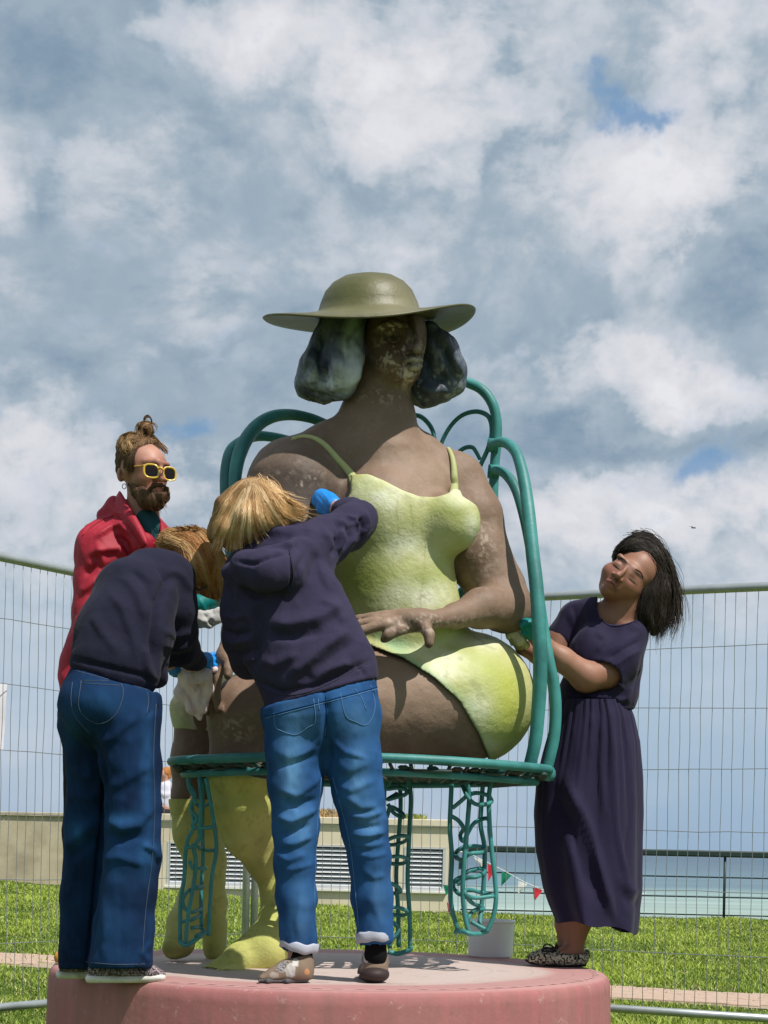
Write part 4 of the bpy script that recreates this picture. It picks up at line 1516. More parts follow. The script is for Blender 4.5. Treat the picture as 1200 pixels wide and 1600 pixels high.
    V = folds(V, Fc, [([(505, 512), (497, 545), (503, 580), (512, 604)], 6, -.022), ([(483, 560), (472, 590), (480, 616)], 6, -.010), ([(532, 520), (524, 552), (528, 585)], 8, .018),
                      ([(566, 505), (548, 532), (562, 556), (556, 590), (545, 606)], 5, .014), ([(545, 520), (538, 545), (546, 575)], 4, -.012), ([(478, 612), (510, 622), (545, 612)], 5, -.012),
                      ([(670, 520), (690, 545), (705, 580), (716, 600)], 6, -.014), ([(690, 520), (708, 555), (722, 590)], 6, .012), ([(645, 600), (672, 612), (705, 610)], 6, .012),
                      ([(660, 560), (675, 585), (700, 596)], 5, -.010)])
    q = PX(V)
    n1, n2 = fbm(V * np.array((1, 1, .4)), 26, 4, 3), fbm(V, 80, 2, 4)
    nn = vnormals(V, Fc)
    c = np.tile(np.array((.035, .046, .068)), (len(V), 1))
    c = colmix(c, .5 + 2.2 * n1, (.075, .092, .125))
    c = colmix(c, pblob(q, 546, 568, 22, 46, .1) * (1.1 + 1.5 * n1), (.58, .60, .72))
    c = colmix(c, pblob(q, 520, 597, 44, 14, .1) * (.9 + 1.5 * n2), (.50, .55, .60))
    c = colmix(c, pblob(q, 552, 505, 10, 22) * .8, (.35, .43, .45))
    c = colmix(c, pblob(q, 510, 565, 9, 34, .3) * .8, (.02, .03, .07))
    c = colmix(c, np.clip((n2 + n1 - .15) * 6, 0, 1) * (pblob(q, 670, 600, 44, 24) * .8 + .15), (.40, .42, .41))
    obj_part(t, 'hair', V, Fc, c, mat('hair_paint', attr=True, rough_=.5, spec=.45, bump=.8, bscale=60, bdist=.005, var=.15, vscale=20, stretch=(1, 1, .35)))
    # hat: turned shape, tilted forward, brim gently waved
    hc = sp(577, 497, -.02)
    R = sr(166)
    rc = sr(77)
    prof = [(.004, sr(66)), (rc * .25, sr(65.5)), (rc * .5, sr(62)), (rc * .72, sr(53)), (rc * .88, sr(40)), (rc * .98, sr(23)), (rc * 1.03, sr(11)), (rc * 1.16, sr(5)), (rc * 1.4, sr(2.5)),
            (R * .75, sr(0)), (R * .9, sr(-1.5)), (R * .985, sr(-3)), (R, sr(-4.6)), (R * .985, sr(-6.5)), (R * .9, sr(-6)), (R * .75, sr(-4.5)), (rc * 1.2, sr(-3)), (rc * .9, sr(0)), (rc * .85, sr(15)), (.004, sr(30))]
    v, f = lathe(prof, 96)
    th = np.arctan2(v[:, 1], v[:, 0]); rr = np.hypot(v[:, 0], v[:, 1])
    w = np.clip((rr - rc) / (R - rc), 0, 1) ** 1.3
    v[:, 2] += w * (.022 * np.cos(2 * th + .5) + .008 * np.cos(3 * th + 1.0) + .002)
    v[:, 2] -= w * .012 * np.clip(-np.sin(th), 0, 1) ** 2
    M = Matrix.Rotation(math.radians(10.5), 3, 'X') @ Matrix.Rotation(math.radians(-2.5), 3, 'Y')
    v = v @ np.array(M).T
    v = v + hc
    n1, n2 = fbm(v, 5, 4, 5), fbm(v, 40, 3, 6)
    c = np.tile(np.array((.105, .098, .042)), (len(v), 1))
    c = colmix(c, .5 + 1.8 * n1, (.065, .064, .026))
    c = colmix(c, np.clip((n2 + n1 - .2) * 5, 0, 1) * .4, (.19, .18, .11))
    q = PX(v)
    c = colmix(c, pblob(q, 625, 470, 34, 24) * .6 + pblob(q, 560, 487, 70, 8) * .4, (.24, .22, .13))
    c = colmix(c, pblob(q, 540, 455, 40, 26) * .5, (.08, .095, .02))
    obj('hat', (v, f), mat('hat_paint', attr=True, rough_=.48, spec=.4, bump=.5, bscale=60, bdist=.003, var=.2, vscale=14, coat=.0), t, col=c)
    return t


B_last = [None, None]


def obj_part(t, name, V, Fc, c, m):
    """keep only the used vertices of a face subset"""
    used = np.unique(Fc)
    mp_ = np.full(len(V), -1); mp_[used] = np.arange(len(used))
    if name == 'body':
        B_last[0], B_last[1] = V[used], mp_[Fc]
    return obj(name, (V[used], mp_[Fc]), m, t, col=c[used])


make_statue()

# ================================================================ PEOPLE
class Bld:
    """collects soft solids given in photo pixels + depth, then meshes them once"""
    def __init__(s, D, vox=.006, pad=.03):
        s.D, s.vox, s.pad, s.ops, s.lo, s.hi = D, vox, pad, [], np.full(3, 1e9), np.full(3, -1e9)

    def p(s, x, y, d=0.0):
        return P(x, y, s.D + d)

    def _b(s, c, r):
        s.lo = np.minimum(s.lo, np.array(c) - r); s.hi = np.maximum(s.hi, np.array(c) + r)

    def ch(s, nodes, k=.02, ky=1.0, mode='add'):
        for a, b in zip(nodes[:-1], nodes[1:]):
            pa, pb = s.p(*a[:3]), s.p(*b[:3])
            ra, rb = a[3] * (s.D + a[2]) / FPX, b[3] * (s.D + b[2]) / FPX
            s.ops.append(('c', pa, pb, ra, rb, k, ky, mode))
            if mode == 'add':
                s._b(pa, np.array((ra, ra * max(1, ky), ra))); s._b(pb, np.array((rb, rb * max(1, ky), rb)))
        return s

    def el(s, x, y, d, rx, ry, rz, k=.02, ang=0.0, mode='add'):
        """rx, rz in pixels, ry in metres; ang turns it in the picture plane (clockwise, radians)"""
        q = (s.D + d) / FPX
        rot = None
        if ang:
            c_, s_ = math.cos(ang), math.sin(ang)
            rot = ((c_, 0, -s_), (0, 1, 0), (s_, 0, c_))
        c = s.p(x, y, d)
        s.ops.append(('e', c, (rx * q, ry, rz * q), k, rot, mode))
        if mode == 'add':
            s._b(c, max(rx * q, ry, rz * q) if rot else np.array((rx * q, ry, rz * q)))
        return s

    def cut(s, fn):
        s.ops.append(('f', fn)); return s

    def field(s):
        F = Field(s.lo - s.pad, s.hi + s.pad, s.vox)
        pxs = None
        for o in s.ops:
            if o[0] == 'c': F.cone(*o[1:])
            elif o[0] == 'e': F.ell(o[1], o[2], o[3], o[4], o[5])
            else:
                if pxs is None: pxs = F.px()
                F.clip(o[1](*pxs) * (s.D / FPX))
        return F

    def mesh(s, smooth=2):
        return s.field().mesh(smooth)


def bvh_of(V, F):
    return BVHTree.FromPolygons([tuple(map(float, v)) for v in V], [tuple(int(i) for i in f) for f in F])


def cast(bvh, pts, off=.002, fallback=None):
    out = []
    last = None
    for x, y in pts:
        d = Vector(P(x, y, 1.0) - np.array((0, 0, HC))).normalized()
        h = bvh.ray_cast(Vector((0, 0, HC)), d)
        if h[0] is not None:
            last = h[0].y
            out.append(np.array(h[0]) - np.array(d) * off)
        elif fallback is not None or last is not None:
            out.append(P(x, y, last if last is not None else fallback))
    return np.array(out)


def seam(bvh, pts, r, m, parent, name='seam', off=.001):
    q = cast(bvh, catmull(np.array(pts, float), 5), off)
    if len(q) > 2:
        obj(name, tube(q, r, 5), m, parent)


def strands(name, bvh, guides, n, r, cols, parent, K=9, jit=2.0, lift=(.001, .006), D=5, mat_=None, curl=0.0, seed=1, trim=.35):
    g = np.random.default_rng(seed)
    G = []
    for gd in guides:
        gd = np.array(gd, float)
        c = catmull(gd, 6)
        L = np.concatenate([[0], np.cumsum(np.linalg.norm(np.diff(c, axis=0), axis=1))])
        t = np.linspace(0, L[-1], K)
        G.append(np.stack([np.interp(t, L, c[:, 0]), np.interp(t, L, c[:, 1])], 1))
    G = np.array(G)
    V, F, C = [], [], []
    order = np.argsort([sum(c_) for c_ in cols])
    a3 = np.array((0, 2.094, 4.189))
    for i in range(n):
        k = g.random() * (len(G) - 1)
        j = int(k); w = k - j
        pl = G[j] * (1 - w) + G[j + 1] * w
        t0, t1 = g.random() * .25 * trim, 1 - g.random() * trim
        tt = np.linspace(t0, t1, K)
        s_ = np.linspace(0, 1, K)
        pl = np.stack([np.interp(tt, s_, pl[:, 0]), np.interp(tt, s_, pl[:, 1])], 1)
        lid = int(k * 9 + .5 * g.random())
        lg = np.random.default_rng(seed * 977 + lid * 13)
        lt, lc, ll = lg.normal(size=2) * jit * 1.7, lg.random() * 6, lg.random()
        o1 = g.normal(size=2) * jit
        tip = g.normal(size=2) * jit * .55 + lt
        kk_ = (lid + .5) / 9
        jj = min(int(kk_), len(G) - 2); ww = min(max(kk_ - jj, 0), 1)
        cl = G[jj] * (1 - ww) + G[jj + 1] * ww
        cl = np.stack([np.interp(tt, s_, cl[:, 0]), np.interp(tt, s_, cl[:, 1])], 1)
        ws = (.55 * s_ ** 1.5)[:, None]
        pl = pl * (1 - ws) + cl * ws + o1 * (1 - s_)[:, None] + tip * (s_ ** 1.3)[:, None]
        if g.random() < .08: pl = pl + g.normal(size=2) * jit * 1.8 * s_[:, None]
        if curl:
            ph, fr = lc + g.random() * .8, 4 + ll * 5
            pl[:, 0] += curl * np.sin(s_ * fr + ph); pl[:, 1] += curl * .6 * np.cos(s_ * fr + ph)
        lf = lift[0] + (lift[1] - lift[0]) * (.65 * ll + .35 * g.random())
        q = cast(bvh, pl, lf, D)
        if len(q) < K: continue
        jump = np.abs(np.diff(q[:, 1])) > .05
        if jump.any():
            kk = int(np.argmax(jump)) + 1
            q[kk:, 1] = q[kk - 1, 1]
            for u in range(kk, K):
                q[u] = P(pl[u][0], pl[u][1], q[kk - 1, 1])
        T = np.gradient(q, axis=0); T /= np.linalg.norm(T, axis=1, keepdims=True) + 1e-9
        N = np.cross(T, g.normal(size=3)); N /= np.linalg.norm(N, axis=1, keepdims=True) + 1e-9
        B = np.cross(T, N)
        rad = r * (.6 + .8 * g.random()) * (1 - .75 * s_ ** 3)
        i0 = sum(len(v) for v in V[-1:]) and len(V) * K * 3
        V.append((q[:, None, :] + rad[:, None, None] * (np.cos(a3)[None, :, None] * N[:, None, :] + np.sin(a3)[None, :, None] * B[:, None, :])).reshape(-1, 3))
        lock = math.sin(k * 5.3 + seed) + math.sin(k * 11.7 + seed * 2) * .8 + g.normal() * .55
        ci = int(np.clip((lock + 2.2) / 4.4 * len(cols), 0, len(cols) - 1))
        cc = np.array(cols[order[ci]]) * (.8 + .4 * g.random())
        grad = (.62 + .5 * s_)[:, None]
        C.append(np.repeat(cc[None] * grad, 3, 0))
    m = len(V)
    base = (np.arange(m) * K * 3)[:, None, None]
    seg_ = (np.arange(K - 1) * 3)[None, :, None]
    ring = np.arange(3)[None, None, :]
    a = base + seg_ + ring; b = base + seg_ + (ring + 1) % 3
    F = np.stack([a, b, b + 3, a + 3], -1).reshape(-1, 4)
    o = obj(name, (np.concatenate(V), F), mat_, parent, col=np.concatenate(C))
    o['kind'] = 'stuff'
    return o


HAIRM = mat('hair_strand', attr=True, rough_=.6, spec=.22, bump=0, var=.12, vscale=40)


def cloth(B, name, m, parent, lines=(), wr=(18, .004), fine=(55, .0015), cr=None, col=None, smooth=2, seed=1, stretch=(1, 1, .6), colf=None):
    V, F = B.mesh(smooth)
    if wr: V = rough(V, F, wr[0], wr[1], 3, seed, stretch)
    if cr: V = crinkle(V, F, cr[0], cr[1], seed, cr[2] if len(cr) > 2 else stretch)
    if lines: V = folds(V, F, lines)
    if fine: V = rough(V, F, fine[0], fine[1], 2, seed + 7, stretch)
    c = colf(V, F) if colf else None
    o = obj(name, (V, F), m, parent, col=c)
    return o, V, F


def denim_col(base, hi, lo, fades=(), seed=3):
    def f(V, F):
        q = PX(V)
        n1, n2 = fbm(V, 7, 3, seed), fbm(V * np.array((1, 1, .5)), 45, 3, seed + 1)
        c = np.tile(np.array(base), (len(V), 1))
        c = colmix(c, .35 + 1.3 * n1 + .8 * n2, lo)
        for x, y, rx, ry, a in fades:
            c = colmix(c, pblob(q, x, y, rx, ry) * a * (1 + n2), hi)
        return c
    return f


def sheet(name, top, bot, D, m, parent, th=.006, n=16, k=6):
    """a thin folded band of cloth between two edges (photo pixels + depth)"""
    A = catmull(np.array(top, float), 6); B_ = catmull(np.array(bot, float), 6)
    ia = np.linspace(0, len(A) - 1, n); ib = np.linspace(0, len(B_) - 1, n)
    A = np.stack([np.interp(ia, range(len(A)), A[:, c]) for c in range(3)], 1); B_ = np.stack([np.interp(ib, range(len(B_)), B_[:, c]) for c in range(3)], 1)
    V, F = [], []
    for s in (0, 1):
        for i in range(n):
            for j in range(k):
                w = j / (k - 1)
                q = A[i] * (1 - w) + B_[i] * w
                V.append(P(q[0], q[1], D + q[2] - .022 * math.sin(PI * w) + s * th))
    for s in (0, 1):
        for i in range(n - 1):
            for j in range(k - 1):
                a = s * n * k + i * k + j
                f = (a, a + 1, a + k + 1, a + k)
                F.append(f if s == 0 else f[::-1])
    rim = [i * k for i in range(n)] + [(n - 1) * k + j for j in range(1, k)] + [i * k + k - 1 for i in range(n - 2, -1, -1)] + [j for j in range(k - 2, 0, -1)]
    for a, b in zip(rim, rim[1:] + rim[:1]):
        F.append((a, b, b + n * k, a + n * k))
    return obj(name, (np.array(V), F), m, parent)


def skin_shader(N, t, c, b):
    return c


def skinmat(nm):
    return mat(nm, attr=True, rough_=.5, spec=.35, bump=.25, bscale=160, bdist=.001, var=.06, vscale=30, sss=.12)


KNIT = dict(rough_=.95, spec=.12, bump=.5, bscale=240, bdist=.0015, var=.16, vscale=9, sheen=.04, bump2=(34, .55, .006, (1, 1, .7)))
NAVY1 = mat('navy_fleece', (.034, .029, .062), **KNIT)
NAVY2 = mat('navy_sweatshirt', (.016, .016, .034), **KNIT)
STITCH = mat('jean_stitch', (.09, .11, .15), .9, .1, bump=0)
STITCHB = mat('jean_stitch_pale', (.10, .21, .38), .9, .1, bump=0)
DENIM = mat('denim', attr=True, rough_=.9, spec=.15, bump=.5, bscale=380, bdist=.0008, var=.12, vscale=14, sheen=.0, bump2=(60, .35, .004, (1, 1, .35)))
DENIMD = mat('denim_welt', (.012, .055, .16), .9, .1, bump=.4, bscale=200)
BLUEG = mat('blue_nitrile', (.015, .25, .72), .38, .45, bump=.5, bscale=90, bdist=.002, var=.12, vscale=20)
TEALG = mat('teal_glove_rubber', (.0, .20, .20), .5, .4, bump=.4, bscale=70, bdist=.002, var=.12, vscale=20)
RAG = mat('rag_cloth', (.78, .64, .66), .95, .1, bump=.6, bscale=120, bdist=.002, var=.10, vscale=12)
RAGG = mat('grey_rag_cloth', (.50, .50, .50), .95, .1, bump=.6, bscale=120, bdist=.002, var=.25, vscale=14)


def fingers(B, wrist, tip, spread, r, d0=0.0, d1=0.03, curl=0.3, thumb=None, n=4):
    """five unequal bent fingers from a wrist point towards a tip point (pixels)"""
    wx, wy, wd = wrist; tx, ty, td = tip
    ax, ay = tx - wx, ty - wy
    L = math.hypot(ax, ay); ax, ay = ax / L, ay / L
    nx, ny = -ay, ax
    B.ch([(wx, wy, wd, r * 1.6), (wx + ax * L * .45, wy + ay * L * .45, (wd + td) / 2, r * 2.1)], .01)
    for i in range(n):
        o = (i - (n - 1) / 2) * spread
        ln = (0.92, 1.0, .96, .80)[i % 4]
        k = (wx + ax * L * .5 + nx * o, wy + ay * L * .5 + ny * o, (wd + td) / 2 + d1 * abs(o) / 20, r)
        m_ = (wx + ax * L * .76 * ln + nx * o * 1.15, wy + ay * L * .76 * ln + ny * o * 1.15, td, r * .92)
        e = (wx + ax * L * ln + nx * o * 1.05, wy + ay * L * ln + ny * o * 1.05, td + .012 + curl * .03, r * .75)
        B.ch([k, m_, e], .003)
    if thumb:
        B.ch([(wx + ax * L * .2, wy + ay * L * .2, wd, r * 1.1), ((wx + thumb[0]) / 2 + ax * L * .12, (wy + thumb[1]) / 2 + ay * L * .12, (wd + thumb[2]) / 2, r), (thumb[0], thumb[1], thumb[2], r * .8)], .006)


# ---------------------------------------------------------------- woman in the hooded top, back to the camera
def woman_hoodie():
    D = 5.12
    foot = P(500, 1530, D); foot[2] = PLZ
    t = thing('person', 'person with blond bob in navy hoodie and rolled blue jeans, back to the camera', 'person', foot)
    # body
    b = Bld(D, .008)
    b.ch([(404, 790, .14, 36), (402, 815, .13, 34)], .03).ch([(410, 820, .12, 19), (430, 870, .10, 22)], .03)
    b.ch([(440, 890, .1, 48), (475, 970, .06, 60), (500, 1080, .03, 66)], .04, .6)
    b.ch([(470, 880, .12, 26), (515, 845, .2, 24), (562, 812, .3, 15)], .03)
    b.ch([(562, 812, .3, 15), (540, 797, .38, 12.5), (512, 789, .47, 11)], .02)
    b.ch([(400, 890, .1, 22), (376, 960, .1, 19), (380, 1020, .14, 17), (408, 1048, .3, 12), (430, 1048, .42, 10)], .02)
    b.ch([(465, 1110, .02, 40), (462, 1250, .01, 28), (462, 1380, .0, 20), (463, 1500, .0, 13)], .03)
    b.ch([(540, 1110, .02, 40), (560, 1250, .03, 28), (578, 1380, .05, 19), (584, 1490, .05, 13)], .03)
    b.ch([(463, 1505, .0, 12), (440, 1518, -.03, 11), (415, 1526, -.05, 8)], .01)
    b.ch([(584, 1490, .05, 12), (584, 1518, .07, 11)], .01)
    fingers(b, (516, 790, .46), (494, 776, .54), 5, 4.2, thumb=(503, 800, .50))
    V, F = b.mesh(1)
    c = np.tile(np.array((.50, .29, .22)), (len(V), 1))
    c = colmix(c, pblob(PX(V), 510, 790, 22, 10) * .4, (.55, .26, .20))
    obj('body', (V, F), skinmat('skin_fair'), t, col=c)
    # gloves
    g = Bld(D, .0045)
    fingers(g, (517, 792, .455), (493, 775, .545), 5.5, 6, thumb=(500, 801, .50))
    g.ch([(522, 790, .44, 14), (514, 786, .47, 15.5), (503, 778, .50, 14.5)], .012)
    g.ch([(500, 795, .48, 7), (512, 803, .46, 7)], .01)
    cloth(g, 'glove', BLUEG, t, [([(500, 765), (512, 780), (520, 800)], 2.2, .002), ([(494, 772), (505, 785), (512, 798)], 2, -.002)], (60, .002))
    g = Bld(D, .006)
    fingers(g, (428, 1048, .41), (452, 1044, .52), 5, 5.5, thumb=(440, 1062, .46))
    cloth(g, 'glove', BLUEG, t, (), None)
    # jeans
    j = Bld(D, .006)
    j.el(502, 1112, .03, 91, .145, 62, .03)
    j.ch([(505, 1072, .03, 84), (502, 1110, .03, 86)], .03, .72)
    j.ch([(461, 1122, .01, 50), (462, 1175, .01, 45), (461, 1225, .0, 41), (462, 1292, .0, 34), (461, 1350, .0, 31.5), (463, 1400, .0, 30), (467, 1474, .0, 28)], .025)
    j.ch([(545, 1122, .02, 47), (551, 1185, .02, 43), (560, 1240, .02, 38), (569, 1290, .03, 35), (577, 1340, .04, 32), (581, 1400, .05, 30), (586, 1462, .05, 28)], .025)
    j.cut(lambda x, y, d: -(y - (1104 - (x - 412) * .27) - 1))
    j.ch([(462, 1440, .0, 22), (466, 1500, .0, 22)], .005, mode='cut').ch([(584, 1430, .05, 22), (588, 1490, .05, 22)], .005, mode='cut')
    L = [([(432, 1275), (455, 1285), (480, 1272), (496, 1262)], 7, .014), ([(436, 1305), (460, 1300), (485, 1288)], 6, -.010), ([(440, 1320), (462, 1318), (488, 1306)], 6, .010),
         ([(430, 1335), (450, 1345), (478, 1335)], 5, .007), ([(446, 1362), (470, 1356), (490, 1350)], 4, .005), ([(440, 1250), (465, 1262), (494, 1248)], 6, -.010),
         ([(436, 1232), (462, 1245), (490, 1225), (502, 1210)], 6, .008), ([(470, 1400), (464, 1440), (468, 1466)], 6, .005),
         ([(540, 1245), (565, 1262), (590, 1258)], 6, .009), ([(545, 1275), (570, 1278), (598, 1268)], 6, .012), ([(548, 1292), (574, 1294), (600, 1290)], 4, -.008),
         ([(550, 1305), (578, 1306), (602, 1300)], 4, .008), ([(556, 1320), (580, 1322), (604, 1316)], 4, .006), ([(558, 1336), (582, 1340), (606, 1334)], 3.5, .005),
         ([(528, 1228), (550, 1236), (585, 1220)], 6, .006), ([(520, 1195), (545, 1205), (580, 1190)], 8, .005), ([(425, 1170), (450, 1185), (500, 1165)], 8, .005),
         ([(508, 1080), (510, 1120), (509, 1160), (512, 1200)], 7, -.020), ([(430, 1200), (460, 1190), (498, 1180)], 6, -.005), ([(500, 1150), (480, 1175), (450, 1190)], 4, .005),
         ([(516, 1155), (540, 1176), (575, 1186)], 4, .005), ([(575, 1400), (590, 1430), (596, 1452)], 6, .004), ([(566, 1360), (585, 1372), (602, 1368)], 5, .005)]
    cf = denim_col((.022, .088, .235), (.11, .26, .48), (.010, .045, .14),
                   [(455, 1200, 18, 70, .7), (470, 1290, 16, 30, .5), (470, 1420, 14, 50, .35), (560, 1220, 16, 60, .55), (580, 1290, 16, 30, .5), (592, 1400, 12, 50, .3), (470, 1130, 26, 30, .35), (555, 1125, 26, 30, .3)], 3)
    o, V, F = cloth(j, 'jeans', DENIM, t, L, (16, .003), (45, .0016), colf=cf, cr=(9, .0065, (.6, .6, 1.3)))
    bv = bvh_of(V, F)
    for pts in ([(428, 1114), (430, 1135), (440, 1142), (462, 1148), (482, 1136), (493, 1127), (490, 1092)], [(532, 1083), (540, 1118), (556, 1128), (572, 1133), (583, 1118), (586, 1098), (579, 1070)],
                [(509, 1088), (511, 1120), (508, 1150)], [(414, 1122), (450, 1113), (500, 1100), (540, 1090), (590, 1076)], [(497, 1092), (499, 1110)], [(554, 1076), (566, 1092), (572, 1110)],
                [(502, 1215), (496, 1290), (492, 1380), (493, 1450)], [(520, 1215), (545, 1310), (556, 1400), (560, 1446)]):
        seam(bv, pts, .0011, STITCHB, o)
    for pts, r_ in (([(509, 1084), (511, 1120), (509, 1152)], .0030), ([(414, 1119), (450, 1110), (500, 1097), (540, 1087), (590, 1073)], .0026)):
        seam(bv, pts, r_, DENIMD, o, 'welt', .0)
    # rolled cuffs
    cu = mat('cuff_lining', (.42, .44, .52), .95, .1, bump=.6, bscale=200, bdist=.001, var=.12, vscale=20)
    for (cx, cy, d, r, ang, hh) in ((467.5, 1477, .0, 30, -.20, 8), (585, 1461, .05, 29.5, .12, 8.5)):
        k = (D + d) / FPX
        prof = [(r * k - .012, hh * k * .9), (r * k - .003, hh * k), (r * k, hh * k * .6), (r * k + .0015, 0), (r * k + .001, -hh * k * .8), (r * k - .003, -hh * k), (r * k - .010, -hh * k), (r * k - .012, 0), (r * k - .012, hh * k * .9)]
        v, f = lathe(prof, 40)
        th = np.arctan2(v[:, 1], v[:, 0])
        v[:, 2] += .003 * np.sin(th * 3 + cx) + .002 * np.sin(7 * th)
        v[:, :2] *= (1 + .03 * np.sin(th * 5 + cx))[:, None]
        v = v @ np.array(Matrix.Rotation(-ang, 3, 'Y')).T @ np.array(Matrix.Rotation(.05, 3, 'X')).T + P(cx, cy, D + d)
        obj('cuff', (v, f), cu, t)
    # socks
    sk = mat('black_sock', (.008, .008, .009), .95, .1, bump=.3, bscale=150)
    b = Bld(D, .006); b.ch([(470, 1478, .0, 17), (470, 1500, .0, 18), (466, 1514, -.01, 18)], .01); cloth(b, 'sock', sk, t, (), None)
    b = Bld(D, .006); b.ch([(587, 1466, .05, 17), (587, 1492, .05, 17), (586, 1506, .06, 16)], .01); cloth(b, 'sock', sk, t, (), None)
    # shoes
    tan = mat('tan_suede', attr=True, rough_=.8, spec=.2, bump=.4, bscale=180, bdist=.001, var=.1, vscale=30)
    sole = mat('grey_rubber_sole', (.09, .085, .09), .7, .3, bump=.4, bscale=60, bdist=.002, var=.2)

    def shoe_col(patches):
        def f(V, F):
            q = PX(V); c = np.tile(np.array((.20, .145, .105)), (len(V), 1))
            for x, y, rx, ry, a, cc in patches:
                c = colmix(c, (pblob(q, x, y, rx, ry) > .45) * a, cc)
            return c
        return f
    s = Bld(D, .0045)
    s.ch([(466, 1516, -.02, 21), (448, 1519, -.03, 18), (428, 1525, -.05, 12), (410, 1529, -.07, 7)], .02, 1.1)
    s.ch([(474, 1504, -.01, 17), (472, 1520, -.02, 18)], .015)
    s.ch([(470, 1490, .0, 15.5), (466, 1508, .0, 15.5)], .004, mode='cut')
    z0 = PLZ + .018
    s.cut(lambda x, y, d: (y - 1531.0))
    o, V, F = cloth(s, 'shoe', tan, t, [([(438, 1505), (448, 1520), (450, 1530)], 1.6, -.002), ([(452, 1508), (458, 1524)], 1.6, -.002)], None,
                    colf=shoe_col([(454, 1516, 9, 13, 1, (.42, .40, .38)), (428, 1524, 8, 6, 1, (.30, .26, .22)), (440, 1512, 7, 9, 1, (.26, .24, .23)), (480, 1519, 5, 5, 1, (.45, .22, .10)), (462, 1504, 6, 7, .8, (.6, .58, .55))]))
    bv = bvh_of(V, F)
    lace = mat('grey_lace', (.30, .31, .33), .9)
    for i in range(4):
        seam(bv, [(430 + i * 4.2, 1517 - i * 4), (437 + i * 4, 1514 - i * 4.2), (441 + i * 3.6, 1516 - i * 4)], .0022, lace, o, 'lace')
    s = Bld(D, .005); s.ch([(479, 1530, -.02, 5), (450, 1532, -.04, 5), (420, 1532, -.06, 4.5), (406, 1531.5, -.07, 3.6)], .01, 5.5)
    cloth(s, 'sole', sole, o, (), None, None)
    s = Bld(D, .0045)
    s.ch([(586, 1500, .07, 21), (585, 1520, .06, 22)], .02).ch([(578, 1520, .14, 20), (572, 1524, .25, 14)], .02)
    s.ch([(587, 1480, .06, 15.5), (587, 1500, .06, 15.5)], .004, mode='cut')
    s.cut(lambda x, y, d: (y - 1522.0))
    o, V, F = cloth(s, 'shoe', tan, t, [([(578, 1490), (574, 1504), (566, 1512)], 1.8, .003)], None,
                    colf=shoe_col([(572, 1494, 5, 12, .9, (.58, .55, .52)), (592, 1500, 4, 3.4, 1, (.40, .12, .06)), (564, 1506, 5, 10, 1, (.24, .20, .18))]))
    s = Bld(D, .005); s.el(585, 1522, .05, 24, .06, 14, .01).ch([(578, 1528, .15, 14), (570, 1529, .26, 11)], .01, 1.0)
    s.cut(lambda x, y, d: np.maximum(y - 1535, 1511 + (x - 585) ** 2 * .012 - y))
    cloth(s, 'sole', mat('brown_rubber_sole', (.035, .022, .021), .6, .3, bump=.3, bscale=60), o, (), None, None)

    # hooded top
    h = Bld(D, .006)
    h.ch([(428, 905, .1, 70), (448, 950, .07, 84), (470, 1000, .05, 88), (494, 1050, .03, 87), (500, 1082, .02, 86)], .04, .66)
    h.ch([(440, 880, .11, 60), (478, 872, .12, 44)], .04, .8)
    h.ch([(478, 860, .13, 44), (512, 843, .19, 34), (545, 824, .27, 30), (562, 812, .31, 25)], .035)
    h.ch([(562, 811, .31, 24), (548, 801, .37, 19), (534, 797, .39, 15)], .02)
    h.ch([(388, 895, .1, 38), (374, 950, .1, 28), (376, 1000, .11, 27), (388, 1032, .17, 26), (410, 1046, .28, 20)], .03)
    h.cut(lambda x, y, d: (y - (1112 - (x - 411) * .30)))
    h.ch([(360, 895, .02, 14), (385, 905, -.0, 24)], .03)
    # hood lying on the back
    h.ch([(386, 885, -.03, 26), (420, 895, -.06, 34), (446, 893, -.05, 28), (470, 862, .02, 20)], .03)
    h.ch([(428, 905, -.07, 24), (450, 912, -.06, 10)], .03)
    h.ch([(370, 868, .06, 8), (388, 870, -.02, 9), (416, 862, -.06, 9), (450, 853, -.05, 8), (462, 848, .0, 8)], .008)
    h.ch([(384, 852, .10, 10), (405, 836, .06, 12), (432, 834, .05, 14), (458, 838, .06, 14), (474, 836, .10, 13)], .012)
